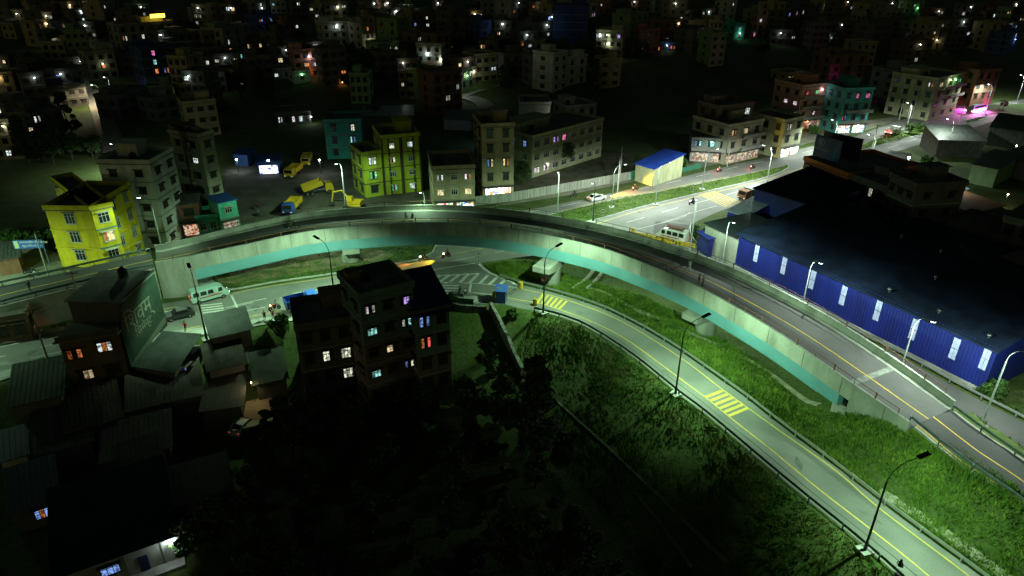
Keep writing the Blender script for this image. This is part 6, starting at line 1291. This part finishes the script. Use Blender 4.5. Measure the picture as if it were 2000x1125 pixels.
def board(px, py, h, w, lab, body_, mat, z=1.7, name='traffic_sign'):
    t = thing(name, lab, 'sign', tuple(GT(px, py))); MB().cyl((0, 0, 0), (0, 0, z+h), .04).build('pole', m_steel, t); MB().box((0, -.06, z+h/2), (w, .03, h)).build('sign_face', mat, t); return t
board(1062, 566, .6, .6, 'small red and white sign by the pier and the guardrail', '', M('sign_red', (.5, .08, .05)))
def stripepole(px, py, lab):
    t = thing('marker_post', lab, 'post', tuple(GT(px, py)), group='striped marker posts'); 
    for k in range(7): MB().cyl((0, 0, k*.3), (0, 0, k*.3+.3), .07).build('band', M('post_white', (.6, .6, .6)) if k % 2 else m_black, t)
for a in ((935, 516, 'black and white marker post at the tip of the gore'), (1177, 424, 'striped marker post on the grass median'), (1353, 378, 'striped marker post with a square board on the median')): stripepole(*a)
# blue arch sign over the side lane on the left
p0, p1_ = G(42, 521), G(98, 519); t = thing('gate_sign', 'blue sign board with white writing on two posts over the side lane, left', 'sign', tuple(p0), math.atan2(p1_.y-p0.y, p1_.x-p0.x)); L = (p1_-p0).length
for x in (0, L): MB().cyl((x, 0, 0), (x, 0, 4.6), .1).build('post', M('post_blue', (.1, .16, .25), .5), t)
MB().box((L/2, -.05, 4.1), (L, .12, 1.5)).build('sign_board', M('sign_blue', (.03, .12, .42), .5), t); m_w = M('sign_white', (.6, .62, .6)); 
MB().box((.45, -.13, 4.1), (.7, .03, 1.3)).build('emblem', M('sign_emblem', (.4, .5, .3)), t)
text('\u0928\u0917\u0930\u092a\u093e\u0932\u093f\u0915\u093e \u0938\u0947\u0935\u093e \u0915\u0947\u0928\u094d\u0926\u094d\u0930', .52, (1.0, -.125, 4.3), t, m_w); text('\u0938\u0941\u0930\u094d\u092f\u0935\u093f\u0928\u093e\u092f\u0915 \u0928\u0917\u0930', .5, (1.3, -.125, 3.65), t, m_w)
# utility poles, wires
WIREM = M('cable', (.01, .01, .01), .6)
def upole(px, py, h, lab, arms=1, group='utility poles', z=None):
    p = GT(px, py); t = thing('utility_pole', lab, 'utility pole', tuple(p), group=group); MB().cyl((0, 0, -.3), (0, 0, h), .15, .09, 8).build('pole', M('pole_concrete', (.3, .3, .27), .9), t)
    for k in range(arms): MB().box((0, 0, h-.4-k*.7), (1.6, .1, .1), R(20)).build('crossarm', m_dsteel, t)
    return p+Vector((0, 0, h-.4))
def wire(a, b_, lab, sag=.8, r=.018):
    o = Vector(a); P = [a.lerp(b_, i/14)-Vector((0, 0, sag*4*(i/14)*(1-i/14)))-o for i in range(15)]; tag(MB().tube(P, r, 4).build('cable', WIREM, None, o), lab, 'cable', 'overhead cables')
ups = {}
for k, a in dict(a=(99, 552, 8.5, 'wooden-looking pole beside the far guardrail at the left'), b=(172, 640, 9, 'pole in front of the stained retaining wall'), c=(97, 712, 8.5, 'pole at the lower road verge, bottom left of the dark house'), d=(1205, 385, 9, 'thin pole on the median near its left end'), e=(1210, 356, 8.5, 'pole behind the corrugated fence near the green gate'), f=(1700, 305, 8.5, 'leaning-looking pole behind the billboard'), g=(1765, 262, 9, 'pole on the verge before the transformer'), h=(1868, 258, 9.5, 'pole hung with cable coils on the lower carriageway edge'), i=(1755, 236, 10, 'tall pole left of the transformer stand'), j=(1420, 325, 8.5, 'pole before the tin-roofed house')).items(): ups[k] = upole(*a)
for a, b_ in (('c', 'b'), ('b', 'a'), ('d', 'e'), ('f', 'g'), ('g', 'h'), ('i', 'g'), ('e', 'j')):
    for s in (0, .6): wire(ups[a]-Vector((0, 0, s)), ups[b_]-Vector((0, 0, s)), 'overhead cable between the utility poles', 1.2)
wa_, wb_ = hpt(yh, 6, -6.5, 7), G(20, 560, 9); 
for s in (0, .7, 1.4): wire(ups['a']-Vector((0, 0, s)), hpt(yh2, 2, -7, 7.5-s), 'cable slung across the yellow building front', .6)
a, b_ = G(1780, 232), G(1797, 229); t = thing('transformer_stand', 'white double-pole transformer stand beside the upper highway', 'transformer', tuple(a), math.atan2(b_.y-a.y, b_.x-a.x)); L = (b_-a).length
for x in (0, L): MB().cyl((x, 0, 0), (x+.1, 0, 9.5), .16, .12).build('pole', M('pole_white', (.5, .5, .46)), t)
for z in (3, 6, 8.8): MB().box((L/2, 0, z), (L+.8, .14, .14)).build('crossarm', m_steel, t)
MB().box((L/2, 0, 3.8), (1.3, 1.0, 1.3)).build('transformer', m_steel, t)
# courtyard floor, chairs under a light, lower left
cq = [GT(*q) for q in ((455, 862), (462, 792), (530, 772), (537, 842))]; tri_sheet('courtyard', cq, max(q.z for q in cq)+.06, M('courtyard_floor', (.28, .24, .15), .9)); CZ = max(q.z for q in cq)+.07
cy = G(498, 785, CZ); t = thing('wall_lamp_post', 'small courtyard lamp above the parked white car', 'lamp', tuple(cy)); MB().cyl((0, 0, 0), (0, 0, 3), .04).build('pole', m_dsteel, t); bb = MB().sphere((0, 0, 3.1), .1).build('lamp_bulb', M('bulb_y2', LITC['y'], emit=6, var=0), t); light('courtyard_light', 'POINT', 130, LITC['y'], (0, -.3, 3), bb, rad=.2)
cz = GT(412, 1003); cz.z += .12
def chair(p, rz, lab):
    t = thing('plastic_chair', lab, 'chair', tuple(p), rz, 'orange plastic chairs'); mc = M('orange_plastic', (.6, .2, .03), .4); MB().box((0, 0, .43), (.45, .45, .05)).build('seat', mc, t); MB().box((0, .22, .68), (.45, .05, .5)).build('backrest', mc, t)
    for x in (-.19, .19):
        for y in (-.19, .19): MB().cyl((x, y, 0), (x, y, .42), .025).build('leg', mc, t)
for i, (dx, dy) in enumerate(((-.2, .1), (.9, .4), (2.0, .3))): chair(cz+Vector((dx, dy, 0)), R(20*i), ('left', 'middle', 'right')[i]+' one of three orange plastic chairs under the porch light, bottom left')
t = thing('round_table', 'round white table beside the orange plastic chairs', 'table', tuple(cz+Vector((-.9, -.5, 0)))); MB().cyl((0, 0, .7), (0, 0, .74), .5, .5, 16).build('tabletop', PW, t); MB().cyl((0, 0, 0), (0, 0, .7), .05).build('leg', PW, t)
sheet('porch_floor', [cz+Vector(q) for q in ((-3.5, -2, 0), (3.5, -1, 0), (3, 1.4, 0), (-3, 1, 0))], cz.z-.02, m_conc)
light('porch_light', 'POINT', 110, (.95, .95, 1), (0, 0, 0), t).location = (.6, .8, 2.4)

for i in range(26):
    t_, w_, d_, h_, rz_ = HOUSES[i]
    if t_['label'].startswith('low ') or 'turquoise' in t_['label'] or d_ < 6 or 'hoarding' in t_['label']: continue
    s_ = ' '.join(t_['label'].split()[:9]).rstrip(','); tank(hpt(t_, -w_*.3, -d_*.1, h_+.17), 'black water tank on roof of the '+s_, 'roof water tanks')
